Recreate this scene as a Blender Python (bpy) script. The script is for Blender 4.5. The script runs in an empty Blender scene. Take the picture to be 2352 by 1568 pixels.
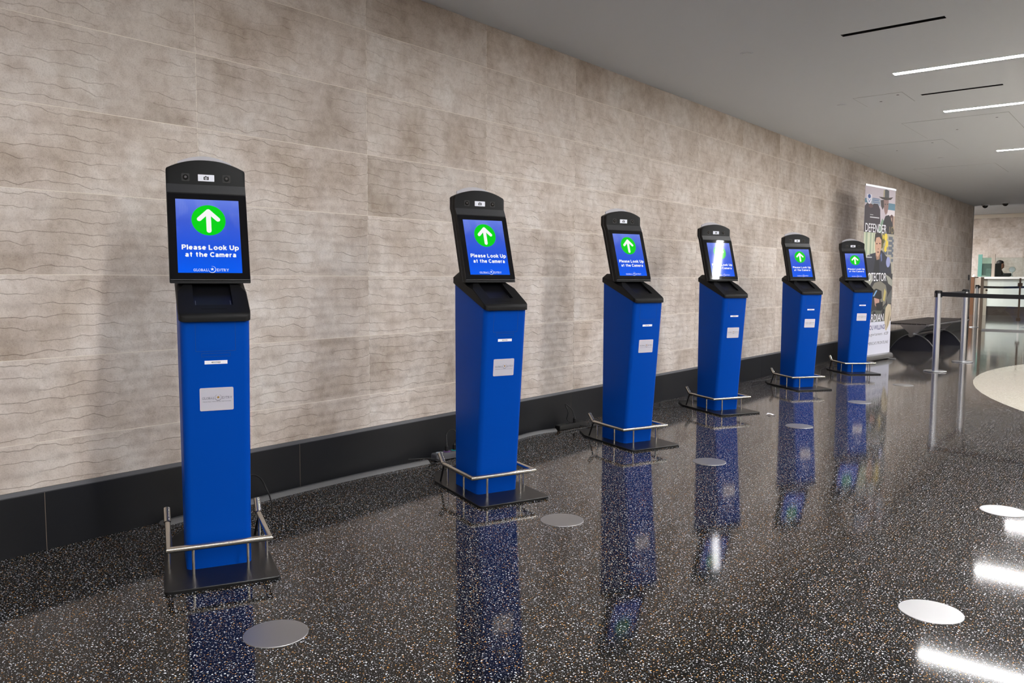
import bpy, bmesh, math, random
from mathutils import Vector, Matrix
random.seed(7)
scn = bpy.context.scene
COL = scn.collection
# ------------------------------------------------------------------ camera
CX, CH = 3.465, 1.106            # distance from the tiled wall, eye height
cam_d = bpy.data.cameras.new('camera'); cam = bpy.data.objects.new('camera', cam_d); COL.objects.link(cam)
YAW, PITCH, ROLL = math.radians(39.382), math.radians(-4.620), math.radians(0.209)
fw = Vector((-math.sin(YAW)*math.cos(PITCH), math.cos(YAW)*math.cos(PITCH), math.sin(PITCH)))
rt = Vector((math.cos(YAW), math.sin(YAW), 0)); up = rt.cross(fw)
r2 = rt*math.cos(ROLL) + up*math.sin(ROLL); u2 = -rt*math.sin(ROLL) + up*math.cos(ROLL)
M = Matrix((r2, u2, -fw)).transposed().to_4x4(); M.translation = (CX, 0, CH)
cam.matrix_world = M
cam_d.sensor_width = 36.0; cam_d.lens = 1833.4/2352*36.0; cam_d.clip_start = .02; cam_d.clip_end = 200
scn.camera = cam
# ------------------------------------------------------------------ world, exposure
w = bpy.data.worlds.new('world'); scn.world = w; w.use_nodes = True
w.node_tree.nodes['Background'].inputs[0].default_value = (.8, .85, 1, 1)
w.node_tree.nodes['Background'].inputs[1].default_value = .02
vs = scn.view_settings
vs.view_transform = 'Standard'; vs.look = 'None'; vs.gamma = 1; vs.use_curve_mapping = False
vs.exposure = 0.0
STRIP_POWER = 121.0
# ------------------------------------------------------------------ materials
MATS = {}
def lin(c):
    c = c/255.0
    return c/12.92 if c <= .04045 else ((c+.055)/1.055)**2.4
def rgb(r, g, b): return (lin(r), lin(g), lin(b), 1)
def mat(name, color=(.5, .5, .5, 1), rough=.5, metal=0, emit=None, estr=0, coat=0, trans=0, ior=1.5, bump=0, bscale=200, spec=.5, coat_rough=.03):
    if name in MATS: return MATS[name]
    m = bpy.data.materials.new(name); m.use_nodes = True
    nt = m.node_tree; b = nt.nodes['Principled BSDF']
    b.inputs['Base Color'].default_value = color; b.inputs['Roughness'].default_value = rough
    b.inputs['Metallic'].default_value = metal; b.inputs['IOR'].default_value = ior
    b.inputs['Specular IOR Level'].default_value = spec
    b.inputs['Coat Weight'].default_value = coat; b.inputs['Coat Roughness'].default_value = coat_rough
    b.inputs['Transmission Weight'].default_value = trans
    if emit: b.inputs['Emission Color'].default_value = emit; b.inputs['Emission Strength'].default_value = estr
    if bump:
        tc = nt.nodes.new('ShaderNodeTexCoord'); nz = nt.nodes.new('ShaderNodeTexNoise'); nz.inputs['Scale'].default_value = bscale
        bp = nt.nodes.new('ShaderNodeBump'); bp.inputs['Strength'].default_value = bump; bp.inputs['Distance'].default_value = .002
        nt.links.new(tc.outputs['Object'], nz.inputs['Vector']); nt.links.new(nz.outputs['Fac'], bp.inputs['Height']); nt.links.new(bp.outputs['Normal'], b.inputs['Normal'])
    MATS[name] = m
    return m
def N(nt, typ, **kw):
    n = nt.nodes.new(typ)
    for k, v in kw.items():
        if k in n.inputs: n.inputs[k].default_value = v
        else: setattr(n, k, v)
    return n
def ramp(nt, stops):
    n = nt.nodes.new('ShaderNodeValToRGB'); e = n.color_ramp.elements
    while len(e) < len(stops): e.new(.5)
    for i, (p_, c_) in enumerate(stops): e[i].position = p_; e[i].color = c_
    return n

def make_tile_mat():
    m = bpy.data.materials.new('stone_tile'); m.use_nodes = True; nt = m.node_tree; L = nt.links; b = nt.nodes['Principled BSDF']
    tc = N(nt, 'ShaderNodeTexCoord'); oi = N(nt, 'ShaderNodeObjectInfo')
    mul = N(nt, 'ShaderNodeMath', operation='MULTIPLY'); mul.inputs[1].default_value = 37.0; L.new(oi.outputs['Random'], mul.inputs[0])
    add = N(nt, 'ShaderNodeVectorMath', operation='ADD'); L.new(tc.outputs['Object'], add.inputs[0]); L.new(mul.outputs[0], add.inputs[1])
    n1 = N(nt, 'ShaderNodeTexNoise', Scale=2.6, Detail=6.0, Roughness=.6); n2 = N(nt, 'ShaderNodeTexNoise', Scale=13.0, Detail=7.0, Roughness=.7)
    n3 = N(nt, 'ShaderNodeTexNoise', Scale=170.0, Detail=3.0, Roughness=.7)
    for n in (n1, n2, n3): L.new(add.outputs[0], n.inputs['Vector'])
    r1 = ramp(nt, [(.30, rgb(178, 163, 149)), (.52, rgb(207, 196, 187)), (.72, rgb(219, 212, 206))]); L.new(n1.outputs['Fac'], r1.inputs['Fac'])
    r2_ = ramp(nt, [(.34, rgb(160, 138, 115)), (.58, rgb(255, 255, 255))]); L.new(n2.outputs['Fac'], r2_.inputs['Fac'])
    mx = N(nt, 'ShaderNodeMix', data_type='RGBA', blend_type='MULTIPLY'); mx.inputs[0].default_value = .34
    L.new(r1.outputs[0], mx.inputs[6]); L.new(r2_.outputs[0], mx.inputs[7])
    r3 = ramp(nt, [(.30, rgb(165, 155, 145)), (.5, rgb(255, 255, 255))]); L.new(n3.outputs['Fac'], r3.inputs['Fac'])
    mx2 = N(nt, 'ShaderNodeMix', data_type='RGBA', blend_type='MULTIPLY'); mx2.inputs[0].default_value = .32
    L.new(mx.outputs[2], mx2.inputs[6]); L.new(r3.outputs[0], mx2.inputs[7])
    # slight tone shift from tile to tile
    hs = N(nt, 'ShaderNodeHueSaturation'); hs.inputs['Saturation'].default_value = .95
    mr = N(nt, 'ShaderNodeMapRange'); mr.inputs[3].default_value = .93; mr.inputs[4].default_value = 1.05
    L.new(oi.outputs['Random'], mr.inputs[0]); L.new(mr.outputs[0], hs.inputs['Value']); L.new(mx2.outputs[2], hs.inputs['Color'])
    L.new(hs.outputs[0], b.inputs['Base Color']); b.inputs['Roughness'].default_value = .62; b.inputs['Specular IOR Level'].default_value = .3
    bp = N(nt, 'ShaderNodeBump', Strength=.35, Distance=.002); L.new(n3.outputs['Fac'], bp.inputs['Height']); L.new(bp.outputs['Normal'], b.inputs['Normal'])
    MATS['tile'] = m; return m

def make_terrazzo(name, basecol, chips, rough, spec=.5):
    """chips: (scale, threshold, colour ramp stops)"""
    m = bpy.data.materials.new(name); m.use_nodes = True; nt = m.node_tree; L = nt.links; b = nt.nodes['Principled BSDF']
    tc = N(nt, 'ShaderNodeTexCoord')
    dn = N(nt, 'ShaderNodeTexNoise', Scale=160.0, Detail=1.0); L.new(tc.outputs['Object'], dn.inputs['Vector'])
    sub = N(nt, 'ShaderNodeVectorMath', operation='SUBTRACT'); sub.inputs[1].default_value = (.5, .5, .5); L.new(dn.outputs['Color'], sub.inputs[0])
    sc = N(nt, 'ShaderNodeVectorMath', operation='SCALE'); sc.inputs['Scale'].default_value = .006; L.new(sub.outputs[0], sc.inputs[0])
    ad = N(nt, 'ShaderNodeVectorMath', operation='ADD'); L.new(tc.outputs['Object'], ad.inputs[0]); L.new(sc.outputs[0], ad.inputs[1])
    cur = None
    for i, (scale, thr, stops) in enumerate(chips):
        of = N(nt, 'ShaderNodeVectorMath', operation='ADD'); of.inputs[1].default_value = (3.7*i, 1.9*i, 0); L.new(ad.outputs[0], of.inputs[0])
        v = N(nt, 'ShaderNodeTexVoronoi', Scale=scale); v.voronoi_dimensions = '2D'; L.new(of.outputs[0], v.inputs['Vector'])
        sp = N(nt, 'ShaderNodeSeparateColor'); L.new(v.outputs['Color'], sp.inputs[0])
        mr = N(nt, 'ShaderNodeMath', operation='MULTIPLY'); mr.inputs[1].default_value = thr; L.new(sp.outputs[0], mr.inputs[0])
        lt = N(nt, 'ShaderNodeMath', operation='LESS_THAN'); L.new(v.outputs['Distance'], lt.inputs[0]); L.new(mr.outputs[0], lt.inputs[1])
        rc = ramp(nt, stops); rc.color_ramp.interpolation = 'CONSTANT'; L.new(sp.outputs[1], rc.inputs['Fac'])
        mx = N(nt, 'ShaderNodeMix', data_type='RGBA')
        L.new(lt.outputs[0], mx.inputs[0])
        if cur is None: mx.inputs[6].default_value = basecol
        else: L.new(cur, mx.inputs[6])
        L.new(rc.outputs[0], mx.inputs[7]); cur = mx.outputs[2]
    L.new(cur, b.inputs['Base Color'])
    b.inputs['Roughness'].default_value = rough; b.inputs['IOR'].default_value = 1.5; b.inputs['Specular IOR Level'].default_value = spec
    nb = N(nt, 'ShaderNodeTexNoise', Scale=1.3, Detail=1.0); L.new(tc.outputs['Object'], nb.inputs['Vector'])
    bp = N(nt, 'ShaderNodeBump', Strength=.12, Distance=.006); L.new(nb.outputs['Fac'], bp.inputs['Height']); L.new(bp.outputs['Normal'], b.inputs['Normal'])
    MATS[name] = m; return m

make_tile_mat()
W_, O_, G_ = rgb(206, 208, 214), rgb(166, 120, 60), rgb(104, 106, 112)
make_terrazzo('terrazzo_dark', rgb(11, 11, 11),
    [(84, .215, [(0, rgb(80, 78, 76)), (.12, O_), (.40, G_), (.52, W_)]),
     (112, .195, [(0, W_), (.45, rgb(168, 116, 56)), (.72, rgb(180, 194, 206)), (.88, G_)]),
     (175, .15, [(0, G_), (.4, W_), (.8, O_)])], .07, .17)
make_terrazzo('terrazzo_light', rgb(186, 180, 168),
    [(70, .6, [(0, rgb(194, 189, 178)), (.5, rgb(178, 171, 158)), (.8, rgb(202, 198, 190))]),
     (130, .4, [(0, rgb(168, 160, 147)), (.5, rgb(200, 195, 186))])], .09)
mat('grout', rgb(228, 220, 208), .85)
mat('ceiling_paint', rgb(205, 208, 212), .9, spec=.2)
mat('plain_wall', rgb(190, 178, 162), .8)
mat('black_stone', rgb(22, 23, 26), .42, bump=.1, bscale=60, spec=.4)
mat('trim_grey', rgb(78, 78, 82), .5, metal=.3)
mat('base_grout', rgb(120, 106, 94), .8)
mat('led', (1, 1, 1, 1), .5, emit=(1.0, .99, .985, 1), estr=STRIP_POWER)
mat('seam_pale', rgb(150, 150, 150), .8)
mat('slot_black', rgb(10, 9, 9), .6)
mat('recess_white', rgb(225, 225, 222), .7)
mat('kiosk_blue', (.0, .052, .345, 1), .40, bump=.06, bscale=900, spec=.07)
mat('seam_blue', (.0, .03, .16, 1), .6)
mat('kiosk_black', rgb(12, 12, 13), .5, bump=.08, bscale=900, spec=.16)
mat('kiosk_band', rgb(34, 35, 38), .42, bump=.08, bscale=900, spec=.4)  # lighter than kiosk_black: light caught by the upward slope, put into the colour
mat('edge_grey', rgb(120, 122, 128), .35, metal=.5)
mat('glass_black', (.004, .004, .005, 1), .035, spec=.5)
mat('reader_black', (.004, .004, .005, 1), .3, spec=.2)
mat('base_black', rgb(15, 15, 16), .36, bump=.12, bscale=500, spec=.35)
mat('steel', rgb(205, 200, 192), .24, metal=1)
mat('steel_brushed', rgb(170, 170, 171), .42, metal=1)
mat('black_rod', rgb(18, 18, 19), .4)
mat('cable_black', rgb(14, 14, 15), .45)
mat('plate_silver', rgb(214, 212, 224), .36, metal=.4)
mat('ink_navy', rgb(62, 66, 92), .5)
mat('ink_gold', rgb(168, 128, 40), .45, metal=.3)
mat('ink_black', rgb(22, 22, 24), .5)
mat('paper_white', rgb(232, 234, 240), .6)
mat('icon_white', rgb(214, 216, 226), .4, emit=rgb(214, 216, 226), estr=.12)
mat('acrylic', rgb(214, 214, 222), .35, trans=.55)
mat('lens_dark', rgb(16, 16, 18), .08)
mat('lens_frame', rgb(11, 11, 12), .5)
mat('lens_iris', rgb(60, 58, 58), .2)
E_ = .88
def scr(name, c, s=1.0): mat(name, (0, 0, 0, 1), .05, emit=c, estr=E_*s, spec=.5)
scr('screen_green', rgb(0, 222, 20)); scr('screen_white', rgb(255, 255, 255), 1.05)
def make_screen():
    m = bpy.data.materials.new('screen_blue'); m.use_nodes = True; nt = m.node_tree; L = nt.links; b = nt.nodes['Principled BSDF']
    uv = N(nt, 'ShaderNodeUVMap'); sx = N(nt, 'ShaderNodeSeparateXYZ'); L.new(uv.outputs[0], sx.inputs[0])
    r = ramp(nt, [(0, rgb(0, 98, 255)), (.25, rgb(10, 88, 240)), (.7, rgb(66, 98, 222)), (1, rgb(108, 134, 238))]); L.new(sx.outputs[1], r.inputs['Fac'])
    # the printed dot pattern of the start page
    sc = N(nt, 'ShaderNodeVectorMath', operation='MULTIPLY'); sc.inputs[1].default_value = (42, 54, 1); L.new(uv.outputs[0], sc.inputs[0])
    fr = N(nt, 'ShaderNodeVectorMath', operation='FRACTION'); L.new(sc.outputs[0], fr.inputs[0])
    ds = N(nt, 'ShaderNodeVectorMath', operation='DISTANCE'); ds.inputs[1].default_value = (.5, .5, 0); L.new(fr.outputs[0], ds.inputs[0])
    lt = N(nt, 'ShaderNodeMath', operation='LESS_THAN'); lt.inputs[1].default_value = .34; L.new(ds.outputs['Value'], lt.inputs[0])
    nz = N(nt, 'ShaderNodeTexNoise', Scale=3.2, Detail=1.5); L.new(uv.outputs[0], nz.inputs['Vector'])
    gt = N(nt, 'ShaderNodeMapRange'); gt.inputs[1].default_value = .46; gt.inputs[2].default_value = .54; L.new(nz.outputs['Fac'], gt.inputs[0])
    hi = N(nt, 'ShaderNodeMapRange'); hi.inputs[1].default_value = .5; hi.inputs[2].default_value = .8; hi.inputs[4].default_value = .22; L.new(sx.outputs[1], hi.inputs[0])
    m1 = N(nt, 'ShaderNodeMath', operation='MULTIPLY'); L.new(lt.outputs[0], m1.inputs[0]); L.new(gt.outputs[0], m1.inputs[1])
    m2 = N(nt, 'ShaderNodeMath', operation='MULTIPLY'); L.new(m1.outputs[0], m2.inputs[0]); L.new(hi.outputs[0], m2.inputs[1])
    mx = N(nt, 'ShaderNodeMix', data_type='RGBA'); L.new(m2.outputs[0], mx.inputs[0]); L.new(r.outputs[0], mx.inputs[6]); mx.inputs[7].default_value = rgb(190, 205, 255)
    b.inputs['Base Color'].default_value = (0, 0, 0, 1); b.inputs['Roughness'].default_value = .05
    L.new(mx.outputs[2], b.inputs['Emission Color']); b.inputs['Emission Strength'].default_value = E_
    MATS['screen_blue'] = m
make_screen()

# ------------------------------------------------------------------ mesh helpers
class MB:
    def __init__(s): s.v = []; s.f = []
    def add(s, verts, faces):
        o = len(s.v); s.v += [tuple(q) for q in verts]; s.f += [tuple(i+o for i in f) for f in faces]; return s
    def box(s, x0, x1, y0, y1, z0, z1):
        v = [(x, y, z) for z in (z0, z1) for y in (y0, y1) for x in (x0, x1)]
        return s.add(v, [(0, 2, 3, 1), (4, 5, 7, 6), (0, 1, 5, 4), (2, 6, 7, 3), (0, 4, 6, 2), (1, 3, 7, 5)])
    def loft(s, secs, cap=True, closed=True):
        n = len(secs[0]); v = [p for sec in secs for p in sec]; f = []
        for k in range(len(secs)-1):
            for i in range(n if closed else n-1):
                a, b_ = k*n+i, k*n+(i+1) % n
                f.append((a, b_, b_+n, a+n))
        if cap: f.append(tuple(reversed(range(n)))); f.append(tuple((len(secs)-1)*n+i for i in range(n)))
        return s.add(v, f)
    def plate(s, poly, fr, h0, h1, bev=0):
        """2-D polygon (counter-clockwise) raised from h0 to h1 in frame fr"""
        c = (sum(p[0] for p in poly)/len(poly), sum(p[1] for p in poly)/len(poly))
        def ring(h, sh):
            out = []
            for p in poly:
                d = math.hypot(p[0]-c[0], p[1]-c[1]) or 1; k = max(0, (d-sh)/d)
                out.append(fr(c[0]+(p[0]-c[0])*k, c[1]+(p[1]-c[1])*k, h))
            return out
        secs = [ring(h0, 0), ring(h1-bev, 0)] + ([ring(h1, bev)] if bev else [])
        return s.loft(secs)
    def flat(s, poly, fr, h): return s.add([fr(p[0], p[1], h) for p in poly], [tuple(range(len(poly)))])
    def cyl(s, c, r, z0, z1, n=24, r1=None, bev=0):
        r1 = r if r1 is None else r1
        rg = lambda rr, z: [(c[0]+rr*math.cos(2*math.pi*i/n), c[1]+rr*math.sin(2*math.pi*i/n), z) for i in range(n)]
        secs = [rg(r, z0), rg(r1, z1-bev)] + ([rg(r1-bev, z1)] if bev else [])
        return s.loft(secs)
    def tube(s, pts, r, n=10, radii=None):
        pts = [Vector(q) for q in pts]; secs = []; m = len(pts)
        d0 = (pts[1]-pts[0]).normalized(); ref = Vector((0, 0, 1)) if abs(d0.z) < .9 else Vector((1, 0, 0))
        a = d0.cross(ref).normalized()
        for i, q in enumerate(pts):
            di = (pts[i]-pts[i-1]).normalized() if i else d0; do = (pts[i+1]-pts[i]).normalized() if i < m-1 else di
            t = (di+do).normalized()
            # carry the section along the incoming leg onto the mitre plane
            a = (a - di*a.dot(di)).normalized(); b_ = di.cross(a)
            rr = radii[i] if radii else r; ring = []
            for k in range(n):
                th = 2*math.pi*k/n; off = a*math.cos(th)*rr + b_*math.sin(th)*rr
                den = di.dot(t)
                if den > .3: off = off - di*(off.dot(t)/den)
                ring.append(q+off)
            secs.append(ring); a = di.rotation_difference(do) @ a
        return s.loft(secs)
    def sphere(s, c, r, nu=16, nv=10, sx=1, sy=1, sz=1, v0=0, v1=math.pi):
        secs = []
        for j in range(nv+1):
            t = v0+(v1-v0)*j/nv; rr = max(r*math.sin(t), r*1e-3)
            secs.append([(c[0]+sx*rr*math.cos(2*math.pi*i/nu), c[1]+sy*rr*math.sin(2*math.pi*i/nu), c[2]+sz*r*math.cos(t)) for i in range(nu)])
        return s.loft(list(reversed(secs)))
    def mesh(s, name, m, smooth=35, uv=None):
        me = bpy.data.meshes.new(name); me.from_pydata(s.v, [], s.f)
        bm = bmesh.new(); bm.from_mesh(me); bmesh.ops.recalc_face_normals(bm, faces=bm.faces); bm.to_mesh(me); bm.free()
        me.materials.append(MATS[m])
        if smooth: me.shade_smooth(); me.set_sharp_from_angle(angle=math.radians(smooth))
        if uv:
            l = me.uv_layers.new(name='UVMap')
            for lp in me.loops: l.data[lp.index].uv = uv[lp.vertex_index]
        me.update(); return me
    def obj(s, name, m, parent=None, smooth=35, uv=None): return link(name, s.mesh(name, m, smooth, uv), parent)
def link(name, me, parent=None, loc=None):
    o = bpy.data.objects.new(name, me); COL.objects.link(o)
    if parent: o.parent = parent
    if loc: o.location = loc
    return o
def empty(name, loc=(0, 0, 0), rz=0):
    o = link(name, None); o.location = loc; o.rotation_euler = (0, 0, rz); o.empty_display_size = .1; return o
def tag(o, label=None, cat=None, group=None, kind=None):
    if label: o['label'] = label
    if cat: o['category'] = cat
    if group: o['group'] = group
    if kind: o['kind'] = kind
    return o
def struct(o): o['kind'] = 'structure'; return o
def copy_tree(o, parent=None):
    c = o.copy(); COL.objects.link(c); c.parent = parent
    for ch in list(o.children): copy_tree(ch, c)
    return c
def rrect(x0, x1, y0, y1, r, n=5):
    out = []
    for cx, cy, a0 in ((x1-r, y0+r, -90), (x1-r, y1-r, 0), (x0+r, y1-r, 90), (x0+r, y0+r, 180)):
        for i in range(n+1):
            a = math.radians(a0+90*i/n); out.append((cx+r*math.cos(a), cy+r*math.sin(a)))
    return out
def circle(cx, cy, r, n=40, ry=None): return [(cx+r*math.cos(2*math.pi*i/n), cy+(ry or r)*math.sin(2*math.pi*i/n)) for i in range(n)]
def star(cx, cy, r, r_in, n=5): return [(cx+(r if k % 2 == 0 else r_in)*math.sin(math.pi*k/n), cy+(r if k % 2 == 0 else r_in)*math.cos(math.pi*k/n)) for k in range(2*n)]
def ring_poly(mb, cx, cy, r_out, r_in, fr, h, a0=0, a1=360, n=40, taper=0):
    vv = []; ff = []
    for i in range(n+1):
        t = math.radians(a0+(a1-a0)*i/n); k = 1-taper*abs(2*i/n-1)
        ri = r_out-(r_out-r_in)*k
        vv += [fr(cx+r_out*math.cos(t), cy+r_out*math.sin(t), h), fr(cx+ri*math.cos(t), cy+ri*math.sin(t), h)]
    for i in range(n): ff.append((2*i, 2*i+2, 2*i+3, 2*i+1))
    mb.add(vv, ff)
_tc = {}
def text2d(s, bold=0.0, sp=1.0):
    key = (s, bold, sp)
    if key not in _tc:
        cu = bpy.data.curves.new('t', 'FONT'); cu.body = s; cu.resolution_u = 3; cu.offset = bold; cu.space_character = sp
        o = bpy.data.objects.new('t', cu); COL.objects.link(o)
        dg = bpy.context.evaluated_depsgraph_get(); me = o.evaluated_get(dg).to_mesh()
        v = [(q.co.x, q.co.y) for q in me.vertices]; f = [tuple(q.vertices) for q in me.polygons]
        o.evaluated_get(dg).to_mesh_clear(); bpy.data.objects.remove(o); bpy.data.curves.remove(cu)
        _tc[key] = (v, f)
    return _tc[key]
def put_text(mb, s, fr, h, cx, cy, width, height, bold=0.0, sp=1.0):
    """text stretched to width x height, centred at cx, cy"""
    v, f = text2d(s, bold, sp)
    x0, x1 = min(p[0] for p in v), max(p[0] for p in v); y0, y1 = min(p[1] for p in v), max(p[1] for p in v)
    sx, sy = width/(x1-x0), height/(y1-y0)
    mb.add([fr(cx+(p[0]-(x0+x1)/2)*sx, cy+(p[1]-(y0+y1)/2)*sy, h) for p in v], f)
def _arc(cx, cy, rx, ry, a0, a1, n=12): return [(cx+rx*math.cos(math.radians(a0+(a1-a0)*i/n)), cy+ry*math.sin(math.radians(a0+(a1-a0)*i/n))) for i in range(n+1)]
GLYPH = {   # centre lines of a bold grotesque, cap height 1
 'P': [[(.1, 0), (.1, 1)], [(.1, .9), (.42, .9)]+_arc(.42, .675, .225, .225, 90, -90)+[(.1, .45)]], 'l': [[(.1, 0), (.1, 1)]],
 'e': [_arc(.34, .365, .25, .275, 5, 325, 20), [(.1, .37), (.59, .37)]], 'a': [_arc(.31, .50, .20, .14, 165, 0)+[(.51, .2), (.53, 0)], [(.51, .42), (.32, .38)]+_arc(.26, .215, .16, .125, 95, 270)+[(.36, .10), (.51, .2)]],
 's': [_arc(.30, .515, .20, .13, 25, 250, 14)+_arc(.30, .22, .21, .135, 75, -160, 14)], 'L': [[(.1, 1), (.1, .09), (.64, .09)]], 'o': [_arc(.35, .365, .26, .275, 0, 360, 24)],
 'k': [[(.1, 0), (.1, 1)], [(.13, .27), (.55, .73)], [(.27, .42), (.58, 0)]], 'U': [[(.1, 1), (.1, .38)]+_arc(.41, .38, .31, .29, 180, 360)+[(.72, 1)]], 'p': [[(.1, -.28), (.1, .73)], _arc(.37, .365, .26, .275, 0, 360, 24)],
 't': [[(.2, .95), (.2, .22)]+_arc(.32, .21, .12, .12, 180, 275, 6), [(.0, .645), (.42, .645)]], 'h': [[(.1, 0), (.1, 1)], [(.1, .38)]+_arc(.34, .42, .24, .22, 170, 0)+[(.58, 0)]],
 'C': [_arc(.49, .5, .38, .41, 42, 318, 22)], 'm': [[(.1, 0), (.1, .73)], _arc(.29, .46, .19, .18, 170, 0)+[(.48, 0)], _arc(.67, .46, .19, .18, 170, 0)+[(.86, 0)]], 'r': [[(.1, 0), (.1, .73)], [(.1, .36)]+_arc(.36, .40, .26, .24, 175, 80, 8)],
}
SERIF = {   # light roman capitals with serifs
 'G': [_arc(.42, .5, .36, .46, 50, 315, 20), [(.68, .06), (.68, .44)], [(.52, .45), (.82, .45)], [(.70, .72), (.70, .98)]], 'L': [[(.18, 0), (.18, 1)], [(.04, .96), (.34, .96)], [(.04, .04), (.62, .04), (.64, .26)]],
 'O': [_arc(.46, .5, .40, .46, 0, 360, 26)], 'B': [[(.16, 0), (.16, 1)], [(.03, .96), (.36, .96)]+_arc(.36, .74, .20, .22, 90, -90, 8)+_arc(.38, .28, .24, .24, 90, -90, 8)+[(.03, .04)], [(.16, .52), (.36, .52)]],
 'A': [[(.10, .04), (.42, 1), (.76, .04)], [(.24, .36), (.60, .36)], [(0, .04), (.22, .04)], [(.62, .04), (.88, .04)]], 'E': [[(.16, 0), (.16, 1)], [(.03, .04), (.58, .04), (.60, .24)], [(.03, .96), (.56, .96), (.56, .78)], [(.16, .52), (.44, .52)]],
 'N': [[(.14, 0), (.14, .96), (.72, .04), (.72, 1)], [(0, .96), (.18, .96)], [(.02, .04), (.26, .04)], [(.60, .96), (.84, .96)]], 'T': [[(.36, 0), (.36, .96)], [(.03, .76), (.03, .96), (.69, .96), (.69, .76)], [(.22, .04), (.50, .04)]],
 'R': [[(.16, 0), (.16, 1)], [(.03, .96), (.36, .96)]+_arc(.36, .73, .22, .23, 90, -90, 8)+[(.16, .50)], [(.36, .50), (.70, .04), (.82, .04)], [(.03, .04), (.30, .04)]], 'Y': [[(.06, .96), (.38, .46), (.70, .96)], [(.38, .5), (.38, 0)], [(-.04, .96), (.20, .96)], [(.58, .96), (.82, .96)], [(.24, .04), (.52, .04)]],
}
def put_strokes(mb, s, fr, h, cx, cy, width, height, wt=.235, font=None, gap=.10, sy0=None):
    font = font or GLYPH; quads = []; x = 0
    for ch in s:
        if ch == ' ': x += .34; continue
        g = font[ch]; mn = min(p[0] for st in g for p in st)-wt/2; mx = max(p[0] for st in g for p in st)+wt/2
        for st in g:
            st = [q for i, q in enumerate(st) if i == 0 or math.hypot(q[0]-st[i-1][0], q[1]-st[i-1][1]) > 1e-4]
            closed = math.hypot(st[0][0]-st[-1][0], st[0][1]-st[-1][1]) < 1e-6; m = len(st); L_ = []; R_ = []
            for i, q in enumerate(st):
                a = st[i-1] if i else (st[-2] if closed else q); b_ = st[i+1] if i < m-1 else (st[1] if closed else q)
                d1 = (q[0]-a[0], q[1]-a[1]); d2 = (b_[0]-q[0], b_[1]-q[1])
                if d1 == (0, 0): d1 = d2
                if d2 == (0, 0): d2 = d1
                l1, l2 = math.hypot(*d1), math.hypot(*d2); n1 = (-d1[1]/l1, d1[0]/l1); n2 = (-d2[1]/l2, d2[0]/l2)
                nx, ny = n1[0]+n2[0], n1[1]+n2[1]; k = (wt/2)*2/max(nx*nx+ny*ny, .8)
                L_.append((q[0]+nx*k, q[1]+ny*k)); R_.append((q[0]-nx*k, q[1]-ny*k))
            for i in range(m-1): quads.append([(p[0]-mn+x, p[1]) for p in (L_[i], R_[i], R_[i+1], L_[i+1])])
        x += mx-mn+gap
    x -= gap; ys = [p[1] for q in quads for p in q]; y0, y1 = min(ys), max(ys)
    sx, sy = width/x, height/(y1-y0)
    for q in quads: mb.flat([(cx+(p[0]-x/2)*sx, cy+(p[1]-(y0+y1)/2)*sy) for p in q], fr, h)
def frame(O, X, Y):
    O, X, Y = Vector(O), Vector(X).normalized(), Vector(Y).normalized(); Z = X.cross(Y)
    return lambda a, b_, h=0: O+X*a+Y*b_+Z*h

# ------------------------------------------------------------------ room shell
ZC, YEND, YHALL, ZH = 2.713, 20.45, 31.0, 3.25
XR, YB, XL = 10.5, -5.0, -6.0
STRIPS = [-3.9, -1.3, 1.58, 4.31, 6.91, 8.74, 11.80, 14.30, 17.2]
SX0, SX1, SW = 1.69, 8.4, .075
SLOTS = [.2, 2.9, 5.61, 7.82]
floor_o = struct(MB().box(XL, XR, YB, YHALL, -.1, 0).obj('floor', 'terrazzo_dark', smooth=0))
def inlay():
    poly = []
    for i in range(97):
        t = 2*math.pi*i/96
        x, y = 7.27+5.45*math.cos(t), 10.60+5.45*math.sin(t); poly.append((min(x, XR), y))
    return MB().plate(poly[:-1], frame((0, 0, 0), (1, 0, 0), (0, 1, 0)), 0, .0012).obj('floor_inlay', 'terrazzo_light', smooth=0)
struct(inlay())
def ceiling():
    holes = [(SX0, SX1, y-SW/2, y+SW/2) for y in STRIPS] + [(SX0, 2.31, y-.028, y+.028) for y in SLOTS]
    xs = sorted({0.0, XR, SX0, SX1, 2.31}); ys = sorted({YB, YEND} | {h[2] for h in holes} | {h[3] for h in holes})
    mb = MB()
    for i in range(len(xs)-1):
        for j in range(len(ys)-1):
            cx, cy = (xs[i]+xs[i+1])/2, (ys[j]+ys[j+1])/2
            if any(h[0] < cx < h[1] and h[2] < cy < h[3] for h in holes): continue
            mb.add([(xs[i], ys[j], ZC), (xs[i+1], ys[j], ZC), (xs[i+1], ys[j+1], ZC), (xs[i], ys[j+1], ZC)], [(0, 1, 2, 3)])
    # edge of the lowered ceiling and the slab above
    mb.add([(0, YEND, ZC), (XR, YEND, ZC), (XR, YEND, ZH), (0, YEND, ZH)], [(0, 1, 2, 3)])
    return mb.obj('ceiling', 'ceiling_paint', smooth=0)
struct(ceiling())
struct(MB().box(XL, XR, YEND, YHALL, ZH, ZH+.1).obj('ceiling_hall', 'ceiling_paint', smooth=0))
struct(MB().box(XL, XR, YB, YEND, ZC+.15, ZC+.25).obj('ceiling_slab', 'slot_black', smooth=0))
struct(MB().box(XR, XR+.1, YB, YHALL, 0, ZH).obj('wall_right', 'plain_wall', smooth=0))
struct(MB().box(XL, XR, YB-.1, YB, 0, ZH).obj('wall_back', 'plain_wall', smooth=0))
struct(MB().box(XL-.1, XL, YEND, YHALL, 0, ZH).obj('wall_hall', 'plain_wall', smooth=0))
wall_left = struct(MB().box(-.16, .0002, YB, YEND, 0, ZH).obj('wall_left', 'grout', smooth=0))
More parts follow.
